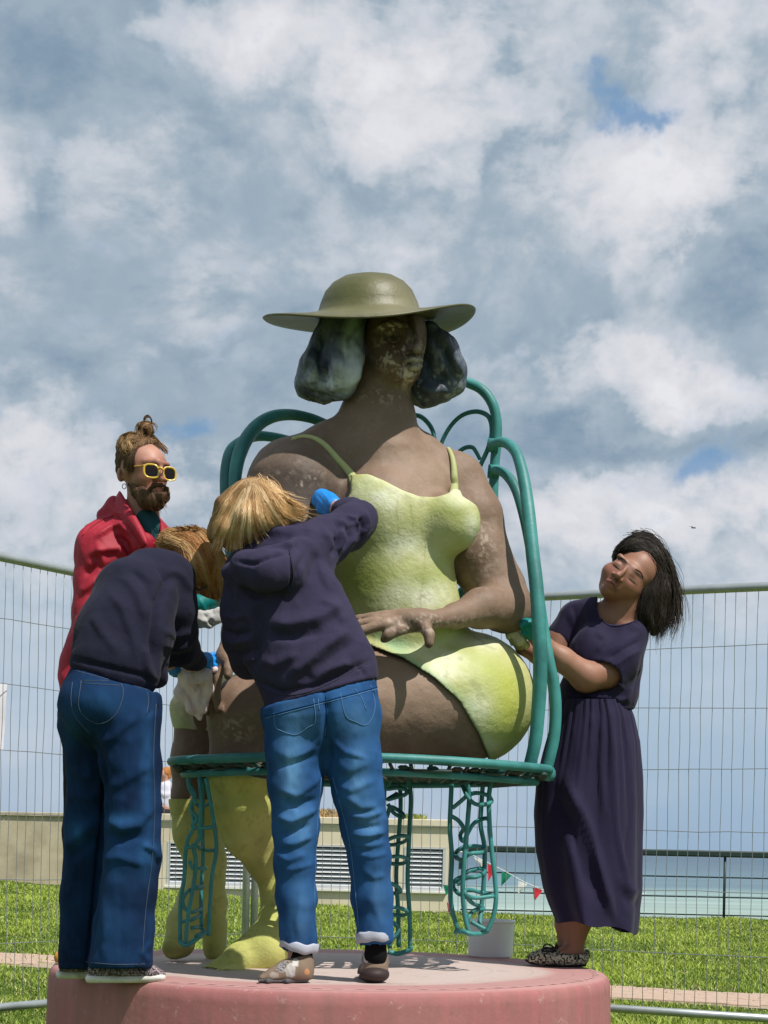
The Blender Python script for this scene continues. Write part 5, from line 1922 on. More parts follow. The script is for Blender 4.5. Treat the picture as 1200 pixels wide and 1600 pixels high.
    L = [([(354, 898), (372, 920), (400, 934), (440, 932), (456, 918), (466, 895), (478, 862)], 5, -.012), ([(456, 921), (458, 905), (454, 880), (452, 856)], 2.2, -.005),
         ([(368, 877), (395, 882), (425, 870), (455, 862)], 3, -.008), ([(418, 975), (455, 978), (500, 966), (535, 945)], 11, .012), ([(420, 990), (458, 996), (505, 986)], 9, -.009),
         ([(452, 1062), (475, 1040), (510, 1010), (545, 985)], 10, .012), ([(470, 1070), (495, 1052), (530, 1020), (556, 1000)], 9, -.009),
         ([(482, 1060), (515, 1045), (550, 1035)], 8, .009), ([(500, 935), (520, 950), (540, 975)], 8, .006), ([(395, 1030), (430, 1040), (470, 1020)], 9, .007),
         ([(400, 940), (405, 980), (398, 1020), (400, 1050)], 9, -.012), ([(395, 1062), (440, 1082), (495, 1072), (576, 1034)], 4, -.009),
         ([(520, 868), (528, 852), (525, 836)], 4, -.009), ([(528, 862), (537, 845), (533, 824)], 4, .009), ([(538, 858), (548, 838), (543, 816)], 3.6, -.009), ([(548, 852), (558, 832), (553, 808)], 3.6, .009),
         ([(558, 845), (568, 826), (562, 804)], 3.4, -.008), ([(566, 836), (576, 820), (570, 798)], 3.4, .007), ([(540, 806), (552, 812), (566, 806)], 3, .006), ([(530, 812), (545, 822), (560, 818)], 3, .005),
         ([(520, 806), (530, 824), (527, 850), (521, 872)], 5, -.010), ([(500, 825), (512, 840), (520, 862)], 6, .007), ([(480, 830), (492, 850), (500, 890), (520, 930)], 8, .006),
         ([(350, 985), (368, 992), (392, 986)], 4, -.007), ([(350, 1000), (370, 1006), (395, 1000)], 4, .007), ([(356, 1018), (376, 1022), (398, 1014)], 4, -.007), ([(362, 1034), (382, 1036), (400, 1028)], 4, .006),
         ([(350, 960), (366, 968), (386, 962)], 4, .005), ([(366, 905), (376, 940), (392, 975)], 6, .007), ([(412, 1106), (450, 1094), (520, 1074), (580, 1056)], 3.5, .005), ([(560, 1038), (566, 1050), (570, 1060)], 3, -.003)]
    L = [(a_, b_, c_ * 1.6) for a_, b_, c_ in L]
    o, V, F = cloth(h, 'hoodie', NAVY1, t, L, (13, .0055), (40, .0014), seed=5, cr=(6, .009, (1.2, 1.2, 1.0)))
    bv = bvh_of(V, F)
    dk = mat('navy_seam', (.02, .02, .035), .9)
    seam(bv, [(452, 857), (456, 880), (458, 905), (455, 920)], .0016, dk, o)
    seam(bv, [(392, 1066), (440, 1086), (497, 1076), (574, 1036)], .0018, dk, o)
    # edge of the pale shirt under the band
    w = mat('shirt_hem', (.35, .37, .44), .9)
    obj('shirt_hem', tube(catmull([P(515, 1084, D - .085), P(540, 1077, D - .075), P(562, 1069, D - .05), P(582, 1063, D)], 5), .008, 8, sy=.6), w, t)
    # hair
    hb = Bld(D, .006)
    hb.el(398, 795, .14, 55, .11, 48, .02, -.25)
    hb.ch([(362, 800, .13, 30), (346, 828, .13, 20), (338, 838, .13, 13)], .02, 1.4).ch([(362, 830, .10, 24), (385, 832, .08, 22), (362, 850, .12, 12)], .02, 1.3)
    hb.ch([(425, 800, .10, 34), (450, 806, .12, 18), (466, 803, .13, 10)], .02, 1.4)
    hb.ch([(395, 815, .06, 34), (430, 812, .08, 26)], .02)
    V, F = hb.mesh(2)
    V = rough(V, F, 22, .008, 3, 4)
    obj('hair', (V, F), mat('blond_under', (.20, .11, .045), .7, .2, bump=.9, bscale=60, bdist=.006, var=.35, vscale=26, stretch=(1, 1, .3)), t)
    bv = bvh_of(V, F)
    r0 = (396, 750)
    G = [[(388, 752), (364, 768), (346, 792), (334, 815), (326, 826)], [(389, 752), (368, 772), (352, 800), (340, 826), (332, 842)], [(390, 752), (374, 775), (360, 805), (350, 832), (342, 858)],
         [(391, 752), (379, 778), (368, 808), (360, 838), (357, 862)], [(392, 751), (383, 780), (377, 812), (372, 840), (370, 860)], [(393, 751), (388, 780), (386, 812), (385, 836), (387, 850)],
         [(395, 750), (395, 780), (397, 808), (402, 828), (408, 838)], [(397, 750), (404, 778), (411, 804), (420, 824), (427, 832)], [(399, 750), (413, 774), (426, 800), (438, 818), (447, 828)],
         [(402, 751), (422, 770), (438, 792), (454, 808), (466, 812)], [(405, 752), (428, 768), (446, 786), (462, 796), (476, 800)], [(408, 753), (432, 766), (450, 779), (464, 786), (476, 789)]]
    cols = [(.76, .48, .23), (.86, .60, .34), (.58, .34, .15), (.38, .21, .09), (.95, .74, .48), (.66, .41, .19)]
    strands('hair_strands', bv, G, 8500, .00075, cols, t, jit=2.6, D=D + .1, mat_=HAIRM, lift=(.0, .014), seed=11, curl=.8)
    strands('hair_strands', bv, G[-4:], 260, .0012, cols, t, jit=6, D=D + .12, mat_=HAIRM, lift=(.0, .012), seed=12, curl=2)
    return t


# ---------------------------------------------------------------- woman bending at the left
def woman_bending():
    D = 5.08
    foot = P(175, 1530, D - .02); foot[2] = PLZ
    t = thing('person', 'person bent forward in dark sweatshirt and dark wide jeans at the plinth edge', 'person', foot)
    b = Bld(D, .008)
    b.ch([(300, 878, .34, 34), (312, 905, .36, 24)], .03).ch([(290, 890, .32, 20), (262, 905, .25, 24)], .03)
    b.ch([(255, 915, .22, 36), (215, 960, .1, 50), (180, 1040, .02, 50), (172, 1100, .0, 44)], .04, .7)
    b.ch([(272, 912, .22, 24), (275, 1000, .28, 20), (300, 1036, .4, 12), (320, 1032, .48, 10)], .02)
    b.ch([(255, 930, .34, 22), (255, 1010, .40, 16), (268, 1040, .46, 10)], .02)
    b.ch([(195, 1130, .0, 36), (204, 1300, -.01, 24), (196, 1500, .0, 14)], .03).ch([(150, 1130, .06, 32), (138, 1300, .1, 22), (122, 1500, .12, 14)], .03)
    b.ch([(185, 1512, .0, 12), (235, 1526, .03, 8)], .01).ch([(115, 1508, .12, 12), (128, 1518, .16, 8)], .01)
    V, F = b.mesh(1)
    obj('body', (V, F), skinmat('skin_fair'), t, col=np.tile(np.array((.52, .27, .20)), (len(V), 1)))
    g = Bld(D, .0045)
    fingers(g, (314, 1032, .46), (342, 1033, .53), 5.5, 3.4, thumb=(328, 1046, .47))
    g.ch([(311, 1032, .45, 12), (322, 1030, .47, 11.5)], .012).ch([(326, 1024, .5, 4.6), (338, 1022, .52, 4.4), (345, 1029, .53, 3.8)], .004).ch([(326, 1031, .48, 4.8), (340, 1031, .51, 4.6), (345, 1039, .52, 3.8)], .004).ch([(324, 1038, .47, 4.8), (337, 1040, .49, 4.4), (340, 1047, .5, 3.6)], .004)
    cloth(g, 'glove', BLUEG, t, [([(318, 1020), (326, 1030), (334, 1036)], 2, .002), ([(314, 1026), (322, 1038), (330, 1042)], 2, -.002)], (60, .002))
    g = Bld(D, .0055)
    fingers(g, (266, 1036, .45), (278, 1056, .5), 4, 4.5, thumb=(280, 1044, .48)); g.ch([(266, 1034, .45, 8), (272, 1046, .47, 9)], .01)
    cloth(g, 'glove', BLUEG, t, (), None)
    # jeans
    j = Bld(D, .006)
    j.el(172, 1100, .0, 80, .15, 62, .03).ch([(176, 1060, .01, 66), (172, 1100, .0, 72)], .03, .85)
    j.ch([(196, 1130, -.03, 54), (204, 1195, -.03, 47), (207, 1260, -.03, 43), (206, 1300, -.03, 43), (207, 1338, -.03, 44), (200, 1395, -.03, 44), (192, 1450, -.03, 47), (187, 1506, -.03, 50)], .02)
    j.ch([(138, 1130, .06, 48), (148, 1200, .08, 42), (140, 1290, .1, 38), (134, 1400, .12, 38), (128, 1506, .12, 37)], .02)
    j.cut(lambda x, y, d: np.maximum(y - (1513.5 - (x - 187) * .015), -(y - (1043 + (x - 111) * .30))))
    j.ch([(190, 1480, -.03, 40), (187, 1530, -.03, 43)], .004, mode='cut')
    L = [([(148, 1150), (158, 1190), (164, 1235), (160, 1290), (153, 1345), (145, 1430), (136, 1508)], 5, -.02), ([(100, 1325), (125, 1305), (150, 1285)], 8, .009), ([(104, 1345), (130, 1330), (156, 1300)], 8, -.008),
         ([(165, 1280), (190, 1296), (215, 1290), (240, 1260)], 9, .012), ([(163, 1300), (190, 1315), (225, 1305)], 8, -.009), ([(158, 1345), (185, 1340), (225, 1352)], 7, .006),
         ([(160, 1232), (190, 1225), (235, 1195)], 9, .006), ([(150, 1165), (175, 1155), (215, 1120)], 7, .006), ([(112, 1200), (130, 1215), (150, 1212)], 7, .006), ([(110, 1240), (135, 1250), (158, 1238)], 7, .005),
         ([(222, 1320), (240, 1330), (250, 1345)], 6, .012), ([(236, 1470), (222, 1490), (234, 1505)], 5, .006), ([(160, 1400), (165, 1450), (160, 1500)], 8, .006), ([(185, 1380), (190, 1440), (188, 1500)], 8, -.004),
         ([(232, 1062), (240, 1085), (238, 1110), (230, 1118)], 3, -.008), ([(236, 1060), (245, 1085), (243, 1108)], 3, .007)]
    cf = denim_col((.0065, .029, .088), (.022, .095, .24), (.003, .012, .040),
                   [(190, 1280, 34, 14, .45), (175, 1350, 30, 50, .25), (120, 1300, 18, 20, .5), (160, 1095, 40, 24, .35), (230, 1200, 10, 100, .4), (230, 1340, 14, 30, .6), (160, 1440, 30, 60, .25), (110, 1130, 14, 40, .3)], 8)
    o, V, F = cloth(j, 'jeans', DENIM, t, L, (14, .003), (45, .0016), colf=cf, seed=9, cr=(8, .0055, (.7, .7, 1.0)))
    bv = bvh_of(V, F)
    for pts in ([(127, 1063), (124, 1108), (153, 1131), (183, 1113), (189, 1068), (127, 1063)], [(128, 1067), (188, 1071)], [(113, 1066), (111, 1095), (118, 1120), (140, 1146)],
                [(244, 1100), (240, 1180), (242, 1260), (238, 1340), (228, 1420), (222, 1500)], [(118, 1048), (165, 1060), (205, 1070), (232, 1078)], [(134, 1503), (180, 1507), (235, 1506)],
                [(223, 1058), (232, 1090), (229, 1117)], [(162, 1040), (160, 1060)]):
        seam(bv, pts, .0010, STITCH, o)
    # slip-on shoes
    spk = mat('speckled_canvas', (.35, .28, .30), .9, .1, bump=.3, bscale=200, dirt=((.02, .015, .02), 190.0, .44, .52, .9), var=.1)
    wh = mat('white_rubber_sole', (.66, .65, .60), .6, .3, bump=.2, bscale=50, dirt=((.30, .26, .2), 14, .5, .75, .6))
    ln = mat('black_foxing', (.02, .02, .025), .7)
    for (x0, x1, y, d, nm) in ((136, 262, 1527, -.045, ''), (90, 150, 1520.5, .13, '')):
        s = Bld(D, .005)
        s.ch([(x0 + 14, y - 12, d, 13), (x0 + (x1 - x0) * .5, y - 10, d + .01, 14), (x1 - 26, y - 6, d + .03, 12), (x1 - 12, y - 3, d + .03, 9)], .015, 1.25)
        s.cut(lambda x, yy, dd, y=y: yy - (y - 1))
        o, V, F = cloth(s, 'shoe', spk, t, (), None)
        s = Bld(D, .0045)
        s.ch([(x0 + 6, y + 2, d, 8.5), (x0 + (x1 - x0) * .5, y + 2.5, d + .01, 8.5), (x1 - 10, y, d + .03, 7.5)], .01, 1.9)
        s.cut(lambda x, yy, dd, y=y: np.maximum(yy - (y + 9), (y - 6) - yy))
        oo, V, F = cloth(s, 'sole', wh, o, (), None, None)
        seam(bvh_of(V, F), [(x0 + 2, y - 3), (x0 + (x1 - x0) * .5, y - 2.5), (x1 - 6, y - 4)], .0013, ln, o, 'foxing_line')
    # sweatshirt
    s = Bld(D, .006)
    s.ch([(182, 1040, .0, 70), (192, 985, .04, 67), (212, 935, .1, 60), (238, 905, .17, 45), (262, 892, .24, 30)], .04, .8)
    s.ch([(272, 905, .2, 34), (273, 950, .2, 33), (275, 990, .24, 30), (281, 1012, .3, 27), (300, 1030, .4, 16), (311, 1034, .44, 13.5)], .03)
    s.ch([(225, 1000, .1, 46), (230, 1045, .12, 30), (248, 1062, .14, 12)], .03)
    s.ch([(262, 920, .3, 26), (255, 1000, .38, 18), (264, 1032, .44, 11)], .02)
    s.cut(lambda x, y, d: np.where(d < D + .24, y - (1042 + (x - 110) * .33), -99))
    L = [([(170, 925), (190, 950), (205, 990), (215, 1030)], 9, .007), ([(245, 885), (262, 905), (245, 940), (238, 1000), (245, 1050)], 6, -.018), ([(190, 900), (215, 930), (226, 970)], 8, .008),
         ([(205, 890), (228, 915), (236, 945)], 6, -.006), ([(142, 960), (160, 990), (185, 1020)], 9, .006), ([(255, 1008), (275, 1015), (300, 1008)], 5, .008), ([(255, 1022), (278, 1028), (302, 1020)], 4, -.007),
         ([(258, 1036), (280, 1038), (304, 1030)], 4, .007), ([(255, 985), (275, 995), (300, 988)], 6, .006), ([(112, 1030), (160, 1042), (220, 1056), (250, 1070)], 4, -.006),
         ([(262, 890), (284, 900), (300, 925)], 7, .006), ([(225, 1010), (228, 1040), (240, 1065)], 6, .008)]
    L = [(a_, b_, c_ * 1.4) for a_, b_, c_ in L]
    o, V, F = cloth(s, 'sweatshirt', NAVY2, t, L, (12, .0055), (40, .0014), seed=15, cr=(6, .008))
    # hair
    hb = Bld(D, .006)
    hb.ch([(268, 852, .32, 26), (298, 862, .34, 36), (318, 885, .34, 34), (328, 910, .35, 22), (338, 928, .35, 10)], .02, 1.2)
    hb.ch([(300, 880, .30, 24), (318, 905, .31, 18)], .02)
    V, F = hb.mesh(2)
    V = rough(V, F, 24, .009, 3, 14)
    obj('hair', (V, F), mat('ginger_under', (.26, .11, .035), .7, .2, bump=.9, bscale=60, bdist=.006, var=.35, vscale=26, stretch=(1, 1, .3)), t)
    G = [[(250, 848), (268, 852), (288, 868), (300, 888), (306, 908)], [(254, 840), (280, 846), (300, 866), (308, 892), (314, 914)], [(262, 834), (290, 842), (308, 868), (316, 898), (324, 918)],
         [(275, 829), (300, 840), (318, 868), (326, 900), (334, 928)], [(290, 827), (314, 840), (330, 868), (336, 902), (343, 940)], [(305, 828), (328, 844), (342, 870), (344, 900), (347, 936)],
         [(318, 834), (338, 852), (348, 876), (348, 900), (346, 920)]]
    cols = [(.62, .33, .12), (.50, .22, .07), (.72, .46, .22), (.40, .16, .05), (.60, .38, .18)]
    strands('hair_strands', bvh_of(V, F), G, 4200, .0009, cols, t, jit=3.6, D=D + .25, mat_=HAIRM, lift=(.0, .014), seed=21, curl=1.6)
    # sunglasses just showing below the hair, and the loose cord
    o = obj('sunglasses', tube(catmull([P(x, y, D + .27) for x, y in ((306, 918), (312, 922), (318, 920), (324, 916))], 4), .006, 8, sy=.5), mat('black_plastic', (.01, .01, .012), .25, .5, bump=0), t)
    b = Bld(D, .005); b.el(311, 912, .30, 7, .03, 9, .01); cloth(b, 'cheek', skinmat('skin_fair2'), t, (), None, colf=lambda V, F: np.tile(np.array((.55, .27, .2)), (len(V), 1)))
    return t


# ---------------------------------------------------------------- man in the red jacket
def man_red():
    D = 5.72
    foot = P(110, 1505, D); foot[2] = PLZ
    t = thing('person', 'bearded person with hair bun, yellow sunglasses and red jacket', 'person', foot)
    b = Bld(D, .0042)
    # head
    b.el(222, 728, .0, 34, .095, 38, .02).el(236, 738, -.03, 27, .075, 38, .02).el(242, 775, -.05, 19, .05, 17, .02)
    b.ch([(250, 728, -.10, 4), (254, 742, -.118, 5), (254, 748, -.122, 5.5)], .008).ch([(248, 749, -.108, 4), (259, 750, -.10, 3.6)], .006)
    b.ch([(228, 722, -.098, 5), (246, 722, -.105, 5), (262, 726, -.08, 4)], .012)
    b.ch([(238, 764, -.098, 3.2), (248, 763, -.106, 3.6), (257, 766, -.09, 3)], .005).ch([(240, 769, -.096, 3.2), (249, 769, -.102, 3.6), (256, 770, -.09, 3)], .005)
    b.el(225, 752, -.06, 14, .03, 12, .02)
    b.el(189, 741, -.005, 6.5, .018, 12, .006).el(190, 741, -.026, 3, .012, 8, .004, mode='cut')
    b.ch([(222, 770, .0, 23), (222, 810, .02, 25), (215, 840, .04, 30)], .03)
    b.ch([(212, 870, .05, 46), (180, 960, .04, 52), (160, 1080, .03, 54)], .04, .6)
    b.ch([(160, 862, .03, 24), (150, 950, .0, 20), (200, 1000, -.08, 16), (300, 960, -.10, 10)], .02)
    b.ch([(258, 862, .06, 24), (270, 940, .03, 18), (300, 955, -.05, 12), (320, 945, -.1, 9)], .02)
    b.ch([(140, 1100, .03, 40), (130, 1300, .03, 28), (122, 1490, .0, 16)], .03).ch([(185, 1100, .05, 40), (185, 1300, .06, 28), (180, 1480, .06, 16)], .03)
    V, F = b.mesh(1)
    q = PX(V)
    n1, n2 = fbm(V, 40, 3, 1), fbm(V, 120, 2, 2)
    c = np.tile(np.array((.38, .175, .125)), (len(V), 1))
    c = colmix(c, .3 + n1, (.32, .14, .10))
    c = colmix(c, pblob(q, 238, 706, 22, 10) * .4, (.62, .36, .28)); c = colmix(c, pblob(q, 230, 750, 16, 10) * .5 + pblob(q, 254, 746, 6, 7) * .6, (.56, .20, .15))
    c = colmix(c, pblob(q, 228, 722, 12, 3) * .8 + pblob(q, 260, 727, 8, 3) * .8, (.16, .08, .05))
    c = colmix(c, pblob(q, 214, 762, 12, 14) * .8, (.14, .075, .05))
    c = colmix(c, pblob(q, 200, 722, 8, 26) * .9, (.12, .07, .045))
    c = colmix(c, pblob(q, 248, 766, 10, 3) * .9, (.48, .16, .14))
    obj('body', (V, F), skinmat('skin_ruddy'), t, col=c)
    b_head = bvh_of(V, F)
    # beard
    s = Bld(D, .004)
    s.ch([(206, 742, -.02, 4), (208, 756, -.03, 7), (216, 768, -.05, 11), (230, 782, -.07, 14), (244, 784, -.08, 13), (256, 776, -.075, 9), (261, 764, -.065, 4)], .012)
    s.ch([(222, 766, -.075, 8), (228, 774, -.085, 9)], .01)
    s.ch([(236, 778, -.09, 9), (250, 779, -.095, 8)], .01).ch([(240, 772.5, -.104, 4.2), (248, 773, -.107, 4.5), (256, 772.5, -.10, 3.8)], .008)
    s.ch([(233, 766, -.10, 3), (240, 758, -.112, 3.4), (252, 757, -.116, 3.4), (260, 762, -.10, 3)], .005).ch([(233, 766, -.1, 3), (234, 776, -.098, 4)], .004).ch([(260, 763, -.098, 3), (259, 774, -.09, 4)], .004)
    V, F = s.mesh(1)
    V = rough(V, F, 90, .004, 3, 5)
    obj('beard', (V, F), mat('beard_brown', (.085, .048, .028), .85, .15, bump=1, bscale=240, bdist=.003, var=.5, vscale=70), t)
    bv = bvh_of(V, F)
    G = [[(205, 742), (209, 762), (220, 784)], [(220, 762), (226, 778), (232, 793)], [(230, 768), (236, 782), (240, 796)], [(242, 772), (246, 784), (249, 795)], [(254, 770), (256, 780), (256, 788)], [(260, 764), (260, 774), (259, 780)]]
    strands('beard_hair', bv, G, 900, .0007, [(.16, .09, .05), (.09, .05, .03), (.24, .13, .07)], t, K=5, jit=2, D=D - .07, mat_=HAIRM, lift=(.0, .004), seed=31)
    # hair cap, curls and bun
    s = Bld(D, .005)
    s.el(216, 716, .015, 34, .098, 34, .015).ch([(196, 700, .03, 14), (190, 735, .04, 10)], .015)
    s.cut(lambda x, y, d: -poly_sdf(x, y, [(210, 760), (205, 748), (208, 728), (211, 714), (216, 703), (228, 697), (246, 696), (258, 702), (266, 715), (290, 730), (280, 800), (206, 800)]) - np.where(d > D + .02, 40, 0))
    s.el(228, 672, .0, 13, .035, 13, .01).ch([(222, 690, .0, 12), (228, 678, .0, 10)], .01)
    s.ch([(196, 686, -.02, 9), (197, 698, -.03, 9), (206, 688, -.04, 9), (216, 686, -.03, 8)], .01)
    V, F = s.mesh(1)
    V = rough(V, F, 60, .008, 3, 6)
    obj('hair', (V, F), mat('hair_brown', (.09, .05, .028), .75, .2, bump=1, bscale=120, bdist=.004, var=.45, vscale=40), t)
    bv = bvh_of(V, F)
    cols = [(.20, .11, .05), (.13, .07, .035), (.36, .21, .10), (.08, .045, .025)]
    G = [[(200, 735), (203, 712), (212, 692), (224, 680)], [(212, 704), (216, 694), (224, 684), (228, 678)], [(230, 697), (230, 690), (230, 684), (229, 678)], [(248, 696), (242, 688), (236, 682), (230, 677)],
         [(263, 710), (254, 694), (242, 685), (232, 678)]]
    strands('hair_strands', bv, G, 500, .0011, cols, t, K=6, jit=2, D=D, mat_=HAIRM, lift=(0, .004), seed=32)
    G = [[(215, 682), (204, 676), (194, 682), (188, 694), (196, 704)], [(212, 688), (202, 684), (196, 692), (196, 704), (204, 710)], [(218, 680), (206, 680), (200, 688), (206, 700), (202, 708)]]
    strands('curls', bv, G, 420, .0013, [(.50, .32, .15), (.30, .17, .08), (.15, .08, .04)], t, K=9, jit=2.4, D=D - .06, mat_=HAIRM, lift=(0, .010), seed=33, curl=2.5)
    G = [[(216, 680), (216, 664), (228, 658), (240, 664), (240, 678)], [(222, 682), (222, 668), (232, 664), (238, 672), (234, 682)]]
    strands('bun_hair', bv, G, 240, .0012, cols[:3], t, K=8, jit=2.4, D=D - .02, mat_=HAIRM, lift=(0, .008), seed=34)
    for k in range(4):
        lp = [P(225.5 + k * .8, 668, D - .01), P(226 - k * .5, 657 - k, D - .02), P(231, 652 - k * 1.2, D - .02), P(236 + k * .4, 656, D - .02), P(236, 668, D)]
        obj('hair_loop', tube(catmull(lp, 5), .0016, 5), mat('hair_brown'), t)
    strands('side_hair', b_head, [[(214, 698), (207, 716), (204, 744)], [(210, 700), (201, 716), (198, 736)], [(206, 702), (197, 715), (194, 730)]], 420, .0010, [(.10, .055, .03), (.06, .035, .02), (.17, .09, .05)], t, K=6, jit=1.3, D=D, mat_=HAIRM, lift=(.001, .004), seed=35)
    # earring
    obj('earring', tube([P(194 + 3 * math.cos(a), 760 + 4 * math.sin(a), D - .03) for a in np.linspace(0, 6, 14)], .0014, 6), mat('dark_metal', (.1, .09, .07), .3, .5, metal=.8, bump=0), t)
    # sunglasses
    ye = mat('yellow_acetate', (.66, .43, .05), .25, .5, bump=0, var=.08, vscale=30, coat=.5)
    le = mat('brown_lens', (.012, .006, .005), .12, .3, bump=0, var=0)
    sg = obj('sunglasses', tube(catmull([P(196, 731, D - .035), P(210, 729, D - .09), P(226, 727, D - .125)], 5), .0045, 8, sy=.5), ye, t)
    for cx, cy, d, w, h, sk in ((236.5, 736.5, -.135, 11.5, 9.8, .14), (265, 741, -.118, 9.5, 9.4, .18)):
        a = np.linspace(0, 2 * PI, 41)[:-1]
        sup = lambda q, n: np.sign(q) * np.abs(q) ** (2 / n)
        ring = [P(cx + w * sup(math.cos(q), 2.7), cy + h * sup(math.sin(q), 2.7) + sk * w * math.cos(q) - (1 if math.sin(q) < 0 else 0), D + d + .012 * math.cos(q) * (1 if cx > 250 else .3)) for q in a]
        ring = np.array([r.tolist() for r in ring])
        obj('frame', tube(ring, .0023, 8, closed=True, sy=1.6), ye, sg)
        cen = ring.mean(0) + (0, -.003, 0)
        V = [cen] + list(ring + (0, .001, 0)); F = [(0, i + 1, (i + 1) % 40 + 1) for i in range(40)]
        obj('lens', (np.array(V), F), le, sg)
    obj('bridge', tube(catmull([P(247, 733, D - .138), P(251, 731, D - .142), P(256, 735, D - .136)], 4), .004, 8), ye, sg)
    # shirt collar
    tl = mat('teal_shirt', (.02, .075, .085), .9, .2)
    s = Bld(D, .006); s.ch([(228, 812, -.01, 20), (238, 832, -.02, 20), (240, 860, .0, 26)], .02); cloth(s, 'shirt', tl, t, [([(236, 806), (240, 820), (246, 840)], 3, -.006)], None)
    # jacket
    j = Bld(D, .006)
    j.ch([(200, 868, .05, 56), (190, 950, .04, 68), (168, 1040, .03, 68), (160, 1092, .02, 69)], .04, .62)
    j.ch([(175, 838, .04, 34), (160, 858, .02, 40), (148, 905, .0, 31), (142, 960, -.02, 28), (170, 1000, -.06, 26), (230, 985, -.1, 20)], .03)
    j.ch([(240, 842, .06, 24), (256, 856, .06, 24), (262, 900, .04, 24), (280, 950, -.02, 16), (300, 952, -.06, 12)], .03)
    j.ch([(166, 806, .06, 14), (178, 794, .06, 14), (196, 808, .0, 12), (176, 822, .03, 16)], .015)
    j.ch([(196, 790, .05, 12), (214, 800, .06, 12), (232, 810, .05, 9)], .01)
    j.ch([(200, 818, -.02, 16), (222, 850, -.05, 22)], .03).ch([(246, 826, .01, 9), (250, 846, -.02, 14)], .02)
    j.cut(lambda x, y, d: -poly_sdf(x, y, [(208, 770), (219, 800), (234, 822), (246, 838), (247, 822), (238, 800), (240, 770)]) - np.where(d > D + .02, 40, 0))
    j.cut(lambda x, y, d: y - 1094)
    L = [([(130, 830), (150, 818), (175, 806), (196, 812)], 4, -.009), ([(150, 840), (170, 826), (190, 820), (204, 836)], 3.5, .008), ([(135, 870), (155, 860), (185, 858), (205, 880)], 7, .010),
         ([(130, 900), (155, 885), (185, 895)], 7, -.009), ([(126, 930), (145, 912), (175, 905)], 7, .009), ([(150, 850), (162, 880), (166, 915)], 5, .007), ([(178, 834), (196, 850), (206, 876)], 4, -.009),
         ([(214, 832), (220, 850), (222, 870)], 3, .006), ([(120, 960), (128, 990), (118, 1030)], 7, .008), ([(104, 1085), (112, 1050), (120, 1010)], 6, -.006), ([(185, 795), (200, 818), (214, 836)], 3.4, .006)]
    red = mat('red_jacket', (.33, .012, .030), .62, .35, bump=.3, bscale=130, bdist=.001, var=.12, vscale=8, bump2=(26, .6, .006, (1, 1, .6)))
    L = [(a_, b_, c_ * 1.5) for a_, b_, c_ in L]
    o, V, F = cloth(j, 'jacket', red, t, L, (13, .005), (40, .0016), seed=25, cr=(8, .011, (1.2, 1.2, .9)))
    sheet('collar', [(186, 767, .05), (190, 770, .0), (203, 792, -.06), (218, 816, -.10), (234, 846, -.125)], [(172, 792, .06), (176, 800, .02), (192, 818, -.05), (208, 836, -.09), (224, 858, -.12)], D, red, o)
    sheet('collar', [(240, 796, .05), (244, 803, .0), (250, 818, -.05), (250, 842, -.10)], [(252, 812, .08), (264, 824, .03), (268, 836, -.02), (258, 858, -.08)], D, red, o)
    bv = bvh_of(V, F)
    seam(bv, [(128, 838), (142, 824), (160, 812), (176, 806)], .002, mat('red_seam', (.25, .01, .02), .8), o)
    # trousers and boots, mostly hidden behind the bending woman
    s = Bld(D, .008)
    s.ch([(160, 1080, .03, 62), (150, 1120, .03, 60)], .03, .7).ch([(142, 1120, .02, 44), (134, 1300, .03, 34), (122, 1494, .0, 26)], .03).ch([(186, 1120, .05, 44), (186, 1300, .06, 34), (180, 1482, .06, 24)], .03)
    s.cut(lambda x, y, d: np.maximum(y - 1496, 1075 - y))
    cloth(s, 'trousers', mat('dark_trousers', (.015, .016, .022), .9, .1), t, (), None)
    mu = mat('mustard_boot', (.50, .26, .03), .6, .3, bump=.3)
    for x, y, d in ((100, 1493, -.01), (172, 1488, .07)):
        s = Bld(D, .006)
        s.ch([(x + 22, y - 4, d + .03, 17), (x + 8, y, d, 14), (x - 6, y + 3, d - .04, 10.5)], .015); s.cut(lambda xx, yy, dd, y=y: yy - (y + 12))
        o, _, _ = cloth(s, 'shoe', mu, t, (), None)
        s = Bld(D, .006)
        s.ch([(x + 24, y + 12, d + .03, 4), (x - 8, y + 12, d - .04, 4)], .01, 3.0)
        cloth(s, 'sole', mat('boot_sole', (.20, .14, .08), .8), o, (), None, None)
    # gloved hand reaching to the statue
    g = Bld(D, .0055)
    g.ch([(292, 952, -.08, 16), (312, 946, -.1, 17), (332, 938, -.1, 15)], .015)
    fingers(g, (322, 944, -.1), (348, 950, -.06), 6, 6, thumb=(340, 932, -.1))
    cloth(g, 'glove', TEALG, t, [([(308, 932), (316, 945), (322, 958)], 2, .002)], (60, .002))
    return t


